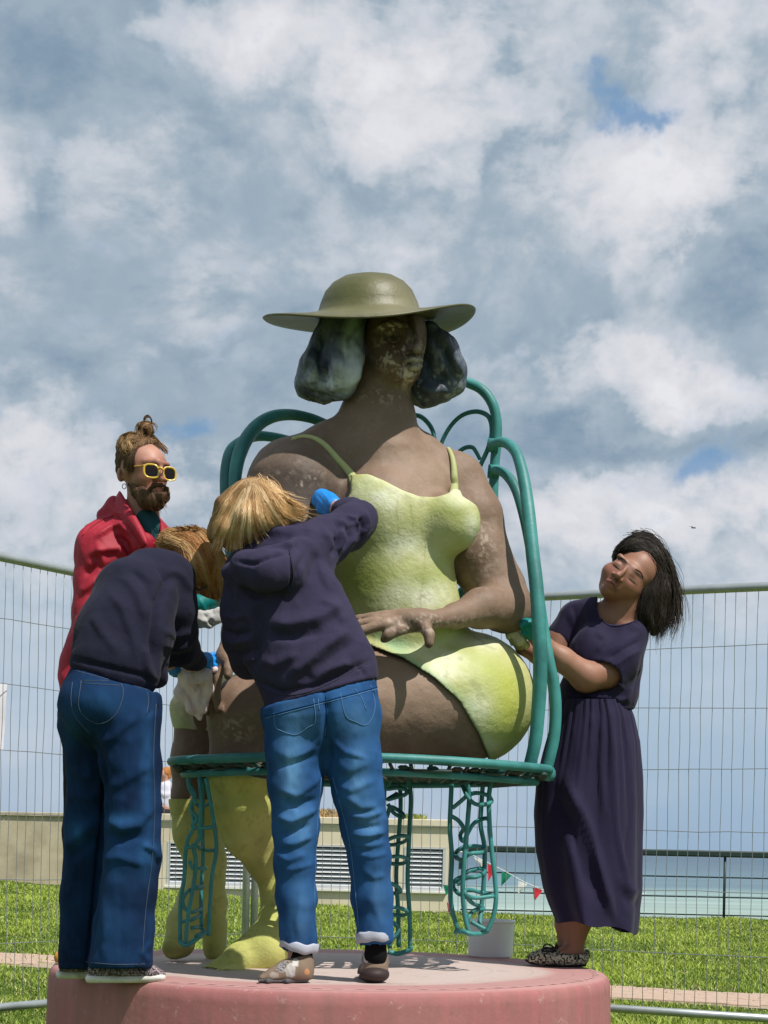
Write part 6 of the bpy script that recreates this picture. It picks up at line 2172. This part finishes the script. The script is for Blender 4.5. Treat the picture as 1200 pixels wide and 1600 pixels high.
# ---------------------------------------------------------------- woman in the purple dress
def woman_dress():
    D = 6.08
    foot = P(880, 1505, D); foot[2] = PLZ
    t = thing('person', 'person with wind-blown dark hair in long purple dress cleaning the statue elbow', 'person', foot)
    e1 = np.array((.763, .646)); e2 = np.array((-.646, .763)); O = np.array((978, 893))
    fa = math.atan2(.646, .763)

    def fp(a, b_, d, r=None):
        p = O + e1 * a + e2 * b_
        return (p[0], p[1], d, r) if r is not None else (p[0], p[1], d)
    b = Bld(D, .0042)

    def E(a, b_, d, rx, ry, rz, k=.02, mode='add', ang=0.0):
        x, y, _ = fp(a, b_, d)
        b.el(x, y, d, rx, ry, rz, k, fa + ang, mode)
    E(12, -8, .02, 36, .10, 42); E(5, 14, -.02, 32, .085, 34); E(0, 34, -.035, 21, .06, 18)
    b.ch([fp(-3, -4, -.098, 3.4), fp(-5, 8, -.118, 4.6), fp(-6, 13, -.128, 5.6)], .008).ch([fp(-13, 15, -.108, 3.4), fp(2, 16, -.110, 3.6)], .006)
    b.ch([fp(-22, -12, -.068, 5), fp(-8, -10, -.078, 5), fp(10, -10, -.078, 5), fp(26, -7, -.055, 5)], .015)
    E(-16, 0, -.118, 9, .020, 6, .014, 'cut'); E(17, 1, -.114, 10, .020, 6, .014, 'cut')
    E(-15, 0, -.076, 8, .016, 5, .008); E(16, 1, -.073, 9, .016, 5, .008)
    b.ch([fp(-14, 29, -.096, 2.6), fp(-5, 25.5, -.110, 3.4), fp(6, 30, -.098, 2.6)], .005).ch([fp(-11, 31, -.096, 2.8), fp(-4, 31.5, -.104, 3.8), fp(4, 32, -.096, 2.8)], .005)
    E(-18, 16, -.055, 13, .030, 12, .03); E(20, 18, -.05, 15, .030, 13, .03); E(-3, 43, -.07, 11, .03, 8, .015)
    E(43, 8, .02, 5, .02, 10, .006)
    b.ch([(985, 930, .02, 24), (975, 950, .03, 28), (965, 968, .04, 34)], .03)
    b.ch([(950, 985, .05, 40), (945, 1060, .04, 42), (930, 1150, .03, 44)], .04, .7).ch([(990, 985, .03, 24), (915, 965, .08, 24)], .03)
    b.ch([(980, 1000, .0, 26), (950, 1052, -.04, 25), (916, 1058, -.09, 23)], .02)
    b.ch([(916, 1058, -.09, 23), (878, 1030, -.13, 18.5), (848, 1006, -.16, 12.5), (834, 996, -.17, 10.5)], .02)
    b.ch([(905, 970, .09, 24), (875, 1000, .08, 20), (862, 1030, .05, 16), (840, 1024, -.02, 13), (816, 1012, -.08, 11.5)], .02)
    b.ch([(905, 1180, .03, 44), (895, 1330, .05, 26), (885, 1440, .05, 16), (884, 1478, .05, 13)], .03)
    b.ch([(940, 1180, .03, 44), (925, 1320, -.0, 26), (905, 1430, .0, 22), (898, 1476, .0, 15)], .03)
    b.ch([(884, 1480, .05, 12), (862, 1494, .03, 9)], .01).ch([(898, 1482, .0, 14), (870, 1496, -.02, 10)], .01)
    b.ch([(896, 1490, .0, 14), (908, 1498, .0, 12)], .01)
    V, F = b.mesh(1)
    q = PX(V) - O
    A_, B_ = q @ e1, q @ e2
    Q = np.stack([A_, B_], 1)
    n1 = fbm(V, 40, 3, 1)
    c = np.tile(np.array((.26, .12, .08)), (len(V), 1))
    c = colmix(c, .3 + n1, (.25, .115, .075))
    c = colmix(c, pblob(Q, 2, -28, 26, 12) * .5, (.36, .19, .125))
    c = colmix(c, (pblob(Q, -20, 16, 12, 10) + pblob(Q, 20, 18, 14, 11)) * .4, (.42, .16, .12))
    c = colmix(c, (pblob(Q, -16, -9.5, 10, 2.4) + pblob(Q, 18, -8.5, 12, 2.6)) * 1.1, (.035, .02, .016))
    c = colmix(c, (pblob(Q, -16, 1, 9, 4.4) + pblob(Q, 17, 2, 10, 4.6)) * .35, (.17, .085, .06))
    c = colmix(c, (pblob(Q, -16, 4, 8, 1.5) + pblob(Q, 17, 5, 9, 1.6)) * 1.1, (.03, .015, .012))
    c = colmix(c, pblob(Q, -4, 27.6, 11, 1.3) * 1.0, (.10, .03, .03)); c = colmix(c, pblob(Q, -4, 31, 9, 3) * .6 + pblob(Q, -5, 25.5, 9, 2) * .5, (.36, .11, .10))
    c = colmix(c, (pblob(Q, -10, 17, 2, 1.4) + pblob(Q, -1, 18, 2, 1.4)) * .9, (.09, .03, .025))
    q = PX(V)
    c = colmix(c, pblob(q, 880, 1035, 60, 30) * .5, (.47, .26, .18))
    obj('body', (V, F), skinmat('skin_olive'), t, col=c)
    fb = bvh_of(V, F)
    bk_ = mat('brow_hair', (.018, .012, .01), .8, .1, bump=0); lp_ = mat('lip_line', (.10, .03, .03), .7, .2, bump=0)
    for nm, pts, r_, mm in (('eyebrow', [(-25, -9), (-17, -12.5), (-8, -12)], .0016, bk_), ('eyebrow', [(9, -12.5), (18, -14), (27, -10)], .0018, bk_), ('eyelashes', [(-22, 4), (-16, 4.6), (-10, 4)], .0012, bk_),
                            ('eyelashes', [(11, 5), (17, 5.8), (23, 5)], .0012, bk_), ('mouth_line', [(-15, 31), (-5, 28.3), (7, 32)], .0014, lp_)):
        seam(fb, [tuple(O + e1 * a_ + e2 * b_) for a_, b_ in pts], r_, mm, t, nm, .0004)
    obj('earring', tube([P(1003 + 3 * math.cos(a), 941 + 4 * math.sin(a), D - .01) for a in np.linspace(0, 6, 14)], .0016, 6), mat('silver', (.6, .6, .6), .25, .5, metal=.9, bump=0), t)
    # dress: bodice, sleeves and skirt are one garment
    cotton = mat('purple_jersey', (.015, .011, .038), .8, .2, bump=.3, bscale=200, bdist=.001, var=.14, vscale=8, sheen=.06, bump2=(30, .5, .005, (1.3, 1.3, .35)))
    s = Bld(D, .006)
    s.ch([(950, 992, .05, 52), (946, 1040, .04, 55), (938, 1080, .03, 55), (931, 1092, .03, 58)], .03, .78).cut(lambda x, y, d: y - 1108)
    s.ch([(905, 968, .09, 30), (935, 968, .05, 32), (985, 992, .02, 26)], .03, .9)
    s.el(925, 1020, -.03, 34, .07, 40, .04)
    s.ch([(982, 996, .0, 27), (968, 1030, -.03, 34), (950, 1052, -.055, 33)], .03)
    s.ch([(898, 972, .09, 28), (880, 992, .09, 22), (872, 1004, .08, 18)], .03)
    s.cut(lambda x, y, d: -poly_sdf(x, y, [(934, 925), (933, 950), (938, 966), (950, 976), (966, 977), (985, 972), (1000, 966), (1012, 940), (960, 900)]) )
    s.ch([(948, 1056, -.08, 24), (905, 1062, -.1, 24)], .01, mode='cut').ch([(872, 1006, .07, 14), (850, 1026, .05, 16)], .01, mode='cut')
    L = [([(1000, 990), (975, 1000), (945, 1020), (925, 1045)], 4, .006), ([(1002, 1000), (978, 1012), (950, 1030)], 4, -.007), ([(1005, 1014), (980, 1026), (958, 1042)], 4, .006),
         ([(930, 985), (945, 1000), (930, 1020)], 6, .006), ([(912, 1035), (940, 1048), (962, 1066), (976, 1078)], 2.5, .006), ([(895, 945), (900, 975), (890, 1005)], 5, -.005),
         ([(985, 1070), (978, 1090), (960, 1100)], 4, .007), ([(1006, 1020), (1000, 1050), (990, 1080)], 4, -.006), ([(880, 1070), (920, 1098), (985, 1104)], 4, -.010), ([(900, 1080), (930, 1090), (975, 1092)], 4, .006)]
    o, V, F = cloth(s, 'dress', cotton, t, L, (14, .004), (40, .0014), seed=35, cr=(8, .006, (1.3, 1.3, .7)))
    bv = bvh_of(V, F)
    seam(bv, [(936, 955), (940, 968), (952, 977), (968, 978), (986, 973), (1002, 966)], .0028, cotton, o, 'neck_binding')
    # skirt built from a pleated profile
    rows = [(1092, 872, 982, .0), (1118, 862, 994, .0), (1160, 850, 1004, -.01), (1215, 836, 1008, -.02), (1270, 831, 1009, -.03), (1330, 834, 1008, -.04), (1385, 845, 1007, -.04), (1425, 858, 1003, -.04), (1446, 866, 1000, -.04)]
    n = 140
    V = []
    K = 46
    ys = np.linspace(0, 1, K)
    ry = np.array([r_[0] for r_ in rows], float)
    yy = np.interp(ys, np.linspace(0, 1, len(rows)), ry)
    for k in range(K):
        y = yy[k]
        xl = np.interp(y, ry, [r_[1] for r_ in rows]); xr = np.interp(y, ry, [r_[2] for r_ in rows])
        ql = (y - 1092) / 354
        for i in range(n):
            a = 2 * PI * i / n
            cx, w = (xl + xr) / 2, (xr - xl) / 2
            pl = (.02 + .09 * ql) * (.35 * math.sin(11 * a + 1.5 * math.sin(ql * 2 + a)) + .65 * math.sin(6 * a + 2.2 + 1.2 * ql)) + .018 * (1 - ql) ** 2 * (math.sin(29 * a) + math.sin(43 * a + 1))
            dep = .15 + .05 * ql
            rx = w * (1 + pl * .55) / 1.06
            x = cx + rx * math.cos(a)
            d = -(dep * (1 + pl * 1.3)) * math.sin(a) + .03 - .03 * ql
            yb = y
            if ql > .86:
                u = (ql - .86) / .14
                yb = y + u * (13 * max(0, min(1, (x - 945) / 45)) + 3 * math.sin(5 * a)) - u * 8 * max(0, (925 - x) / 70)
            V.append(P(x, yb, D + d))
    V = np.array(V)
    F = [(k * n + i, k * n + (i + 1) % n, (k + 1) * n + (i + 1) % n, (k + 1) * n + i) for k in range(K - 1) for i in range(n)]
    F = np.array(F)
    V = folds(V, F, [([(880, 1215), (915, 1290), (940, 1370), (952, 1420), (962, 1440)], 7, .025), ([(870, 1250), (905, 1330), (928, 1400)], 10, -.022), ([(955, 1112), (958, 1200), (962, 1300), (985, 1400)], 4, .012),
                     ([(940, 1115), (938, 1200), (945, 1280)], 4, .010), ([(925, 1115), (920, 1180)], 3, .008), ([(972, 1112), (980, 1200), (984, 1290), (975, 1350)], 5, -.010),
                     ([(960, 1370), (982, 1390), (1000, 1400)], 5, .010), ([(970, 1400), (988, 1412), (1002, 1420)], 5, -.008)])
    V = rough(V, F, 30, .003, 2, 77, (1, 1, .3))
    obj('skirt', (V, F), cotton, o)
    # shoes
    leo = mat('leopard_print', (.50, .45, .34), .8, .2, bump=.2, bscale=150, dirt=((.012, .01, .01), 130.0, .47, .53, 1.0), var=.1)
    bk = mat('black_shoe_sole', (.012, .012, .012), .7, .2)
    for d, dx, dy in ((-.02, 0, 0), (.05, 2, -5)):
        s = Bld(D, .0045)
        s.ch([(908 + dx, 1497 + dy, d, 12.5), (880 + dx, 1499 + dy, d - .005, 10.5), (848 + dx, 1497 + dy, d - .01, 10), (830 + dx, 1499 + dy, d - .01, 7)], .015, 1.3)
        s.ch([(858 + dx, 1490 + dy, d, 6), (876 + dx, 1489 + dy, d, 6)], .01)
        s.ch([(884 + dx, 1484 + dy, d, 9), (906 + dx, 1484 + dy, d, 10)], .004, 1.5, mode='cut')
        s.cut(lambda x, y, dd, dy=dy: y - (1508.5 + dy))
        o, V, F = cloth(s, 'shoe', leo, t, (), None)
        s = Bld(D, .0045); s.ch([(914 + dx, 1507.5 + dy, d, 2.6), (870 + dx, 1508.5 + dy, d, 2.6), (830 + dx, 1504 + dy, d, 2.4), (822 + dx, 1500 + dy, d, 2.2)], .006, 5.0); cloth(s, 'sole', bk, o, (), None, None)
        bw = []
        for sx in (-1, 1):
            bw.append(tube(catmull([P(866 + dx, 1486 + dy, D + d - .06), P(860 + dx + sx * 7, 1480 + dy, D + d - .07), P(858 + dx + sx * 11, 1486 + dy, D + d - .07), P(866 + dx, 1487 + dy, D + d - .06)], 4), .003, 6))
        obj('bow', bw[0], bk, o); obj('bow', bw[1], bk, o)
    # hair
    hb = Bld(D, .006)
    hb.ch([(988, 872, .05, 32), (1008, 885, .06, 34), (1022, 925, .05, 27), (1024, 965, .04, 17), (1022, 985, .03, 9)], .02, 1.15)
    hb.ch([(990, 862, .05, 20), (1004, 860, .04, 18)], .02).ch([(1012, 930, .0, 18), (1004, 955, .0, 13), (1015, 975, .0, 10)], .02)
    hb.cut(lambda x, y, d: -poly_sdf(x, y, [(930, 905), (948, 884), (966, 866), (988, 861), (1003, 875), (1004, 905), (998, 935), (985, 960), (930, 960)]) - np.where(d > D + .03, 60, 0))
    V, F = hb.mesh(2)
    V = rough(V, F, 26, .009, 3, 24)
    obj('hair', (V, F), mat('dark_hair_under', (.018, .014, .012), .6, .3, bump=.9, bscale=60, bdist=.006, var=.35, vscale=26, stretch=(1, 1, .3)), t)
    bv = bvh_of(V, F)
    G = [[(968, 868), (978, 856), (996, 856), (1010, 872), (1006, 905), (1002, 940), (1008, 965)], [(972, 862), (988, 850), (1008, 858), (1020, 880), (1014, 920), (1006, 958), (1000, 992)],
         [(978, 854), (998, 845), (1018, 862), (1030, 890), (1024, 925), (1016, 960), (1028, 992)], [(985, 846), (1006, 842), (1026, 862), (1040, 895), (1036, 930), (1030, 962), (1030, 994)],
         [(992, 842), (1014, 842), (1034, 866), (1046, 900), (1050, 935), (1046, 965), (1034, 996)], [(1000, 840), (1022, 848), (1038, 874), (1049, 905), (1055, 938), (1054, 965), (1044, 990)]]
    cols = [(.03, .022, .018), (.05, .036, .028), (.02, .016, .014), (.10, .075, .06), (.025, .02, .018)]
    strands('hair_strands', bv, G, 4200, .0010, cols, t, K=13, jit=4.6, D=D, mat_=HAIRM, lift=(0, .016), seed=41, curl=2.4)
    strands('hair_strands', bv, G[1:4], 120, .0013, [(.30, .28, .26), (.20, .19, .18)], t, K=11, jit=3, D=D, mat_=HAIRM, lift=(.004, .010), seed=42, trim=1.2)
    strands('hair_strands', bv, G[-3:], 90, .0007, cols, t, K=11, jit=9, D=D, mat_=HAIRM, lift=(0, .03), seed=43, curl=3)
    # gloves
    g = Bld(D, .005)
    g.ch([(836, 992, -.17, 13), (828, 985, -.19, 12.5), (822, 978, -.2, 9)], .01)
    fingers(g, (832, 990, -.18), (820, 968, -.24), 5, 4.6, thumb=(818, 990, -.22))
    cloth(g, 'glove', TEALG, t, [([(824, 980), (832, 986), (840, 996)], 2, .002)], (60, .002))
    g = Bld(D, .005)
    g.ch([(820, 1012, -.07, 11), (812, 1006, -.1, 9), (805, 998, -.12, 7)], .01)
    fingers(g, (812, 1006, -.1), (797, 984, -.16), 5, 4.4, thumb=(800, 1006, -.12))
    cloth(g, 'glove', mat('cream_glove', (.62, .56, .34), .7, .3, bump=.4, bscale=80), t, (), (60, .002))
    return t


woman_hoodie()
woman_bending()
man_red()
woman_dress()


# ---------------------------------------------------------------- cloths in their hands
def rag(name, label, D, nodes, m, lines, seed):
    s = Bld(D, .005)
    for n_ in nodes: s.ch(n_, .012, .7)
    V, F = s.mesh(1)
    V = rough(V, F, 40, .014, 3, seed, (1, 1, .5))
    V = folds(V, F, lines)
    base = V.mean(0); base[2] = V[:, 2].min()
    o = obj(name, (V, F), m, loc=base)
    tag(o, label, 'cloth')


rag('cleaning_cloth', 'pale pink cloth hanging from the blue glove of the bending person', 5.56,
    [[(290, 1055, .0, 14), (300, 1075, .02, 18), (304, 1096, .03, 14), (311, 1122, .04, 5)], [(300, 1058, -.02, 12), (322, 1056, -.02, 10), (326, 1078, .0, 9), (318, 1105, .02, 8)],
     [(284, 1062, .02, 8), (284, 1080, .02, 9), (298, 1108, .03, 8)], [(316, 1046, -.01, 8), (334, 1046, .0, 6)]],
    RAG, [([(300, 1062), (312, 1068), (322, 1058)], 3, .008), ([(286, 1075), (298, 1095), (310, 1120)], 3, -.008), ([(312, 1070), (308, 1095), (312, 1118)], 3, .008), ([(288, 1060), (300, 1070), (305, 1084)], 3, .008)], 61)
rag('cleaning_cloth', 'grey crumpled cloth under the teal glove of the person in red', 5.60,
    [[(302, 966, .0, 8), (318, 962, .0, 10), (340, 958, .0, 9)], [(326, 972, .0, 10), (342, 968, .0, 8)], [(304, 972, .01, 7), (314, 976, .0, 5)]],
    RAGG, [([(306, 965), (320, 972), (336, 962)], 3, .008), ([(318, 958), (326, 970), (334, 980)], 3, -.008)], 62)
rag('sponge_cloth', 'cream cloth pressed to the statue elbow by the person in purple', 5.92,
    [[(800, 990, .0, 7), (812, 1000, .0, 9), (820, 1008, .02, 7)], [(822, 966, -.02, 4), (818, 980, .0, 6), (808, 990, .0, 6)]],
    mat('cream_cloth', (.62, .57, .38), .95, .1, bump=.6, bscale=120), [([(804, 985), (814, 996), (818, 1008)], 3, .006)], 63)


# ---------------------------------------------------------------- man sitting on the building far behind
def far_man():
    D = 28.35
    k = D / FPX
    base = P(258, 1268, D); base[2] = ZT_ROOF[0]
    t = thing('person', 'distant person with ginger hair and pale shirt sitting on the building roof edge', 'person', base)
    b = Bld(D, .03)
    b.el(256, 1210, 0, 9, .10, 10.5, .02).ch([(257, 1216, 0, 5), (258, 1226, 0, 6)], .03).ch([(259, 1232, 0, 11), (260, 1260, 0, 12)], .05)
    b.ch([(258, 1228, 0, 6), (252, 1245, 0, 5), (247, 1256, -.1, 3.5), (240, 1258, -.2, 3)], .03).ch([(268, 1232, 0, 6), (270, 1250, 0, 4)], .03)
    b.ch([(262, 1262, .0, 8), (244, 1263, -.1, 7), (240, 1280, -.25, 5)], .04)
    V, F = b.mesh(1)
    q = PX(V); c = np.tile(np.array((.55, .28, .2)), (len(V), 1))
    obj('body', (V, F), skinmat('skin_far'), t, col=c)
    b = Bld(D, .03); b.el(258, 1206.5, .02, 10.5, .12, 8.5, .02).el(263, 1211, .03, 6, .1, 8, .02)
    V, F = b.mesh(1); V = rough(V, F, 9, .05, 2, 3)
    obj('hair', (V, F), mat('ginger_hair', (.42, .17, .05), .8, .2, bump=.8, bscale=20, bdist=.02, var=.4, vscale=14), t)
    b = Bld(D, .03); b.ch([(260, 1231, .0, 12), (261, 1256, .0, 13)], .05).ch([(256, 1231, -.05, 8), (251, 1246, -.08, 6.5), (247, 1254, -.12, 5)], .03)
    cloth(b, 'shirt', mat('lilac_shirt', (.62, .60, .72), .9, .1, bump=.5, bscale=10, bdist=.02, var=.1), t, [([(250, 1238), (258, 1244), (268, 1240)], 3, .03)], None, None)
    b = Bld(D, .03); b.ch([(263, 1262, .0, 8.5), (246, 1264, -.1, 7.5)], .05).ch([(245, 1264, -.15, 6.5), (240, 1284, -.28, 5.5)], .03)
    b.ch([(262, 1266, -.05, 6), (258, 1272, -.1, 5)], .03)
    cloth(b, 'trousers', mat('far_trousers', (.03, .03, .035), .9, .1), t, (), None, None)
    return t


far_man()


def gull():
    p = P(1083, 825, 110)
    k = 60 / FPX
    V, F = tube([p + (-.14, 0, 0), p + (-.05, 0, .02), p + (.06, 0, .01), p + (.16, 0, -.01)], [.01, .05, .05, .01], 8)
    dk = mat('gull_grey', (.12, .12, .13), .8, bump=0)
    t = thing('seagull', 'tiny dark seagull flying high above the woman in purple', 'bird', p)
    obj('body', (V, F), dk, t)
    for s in (-1, 1):
        w = [p + (.0, 0, .03), p + (s * .14 - .02, s * .12, .08), p + (s * .30 - .05, s * .3, .02)]
        obj('wing', tube(catmull(w, 4), [.05, .05, .01], 6, sy=.25), dk, t)


gull()
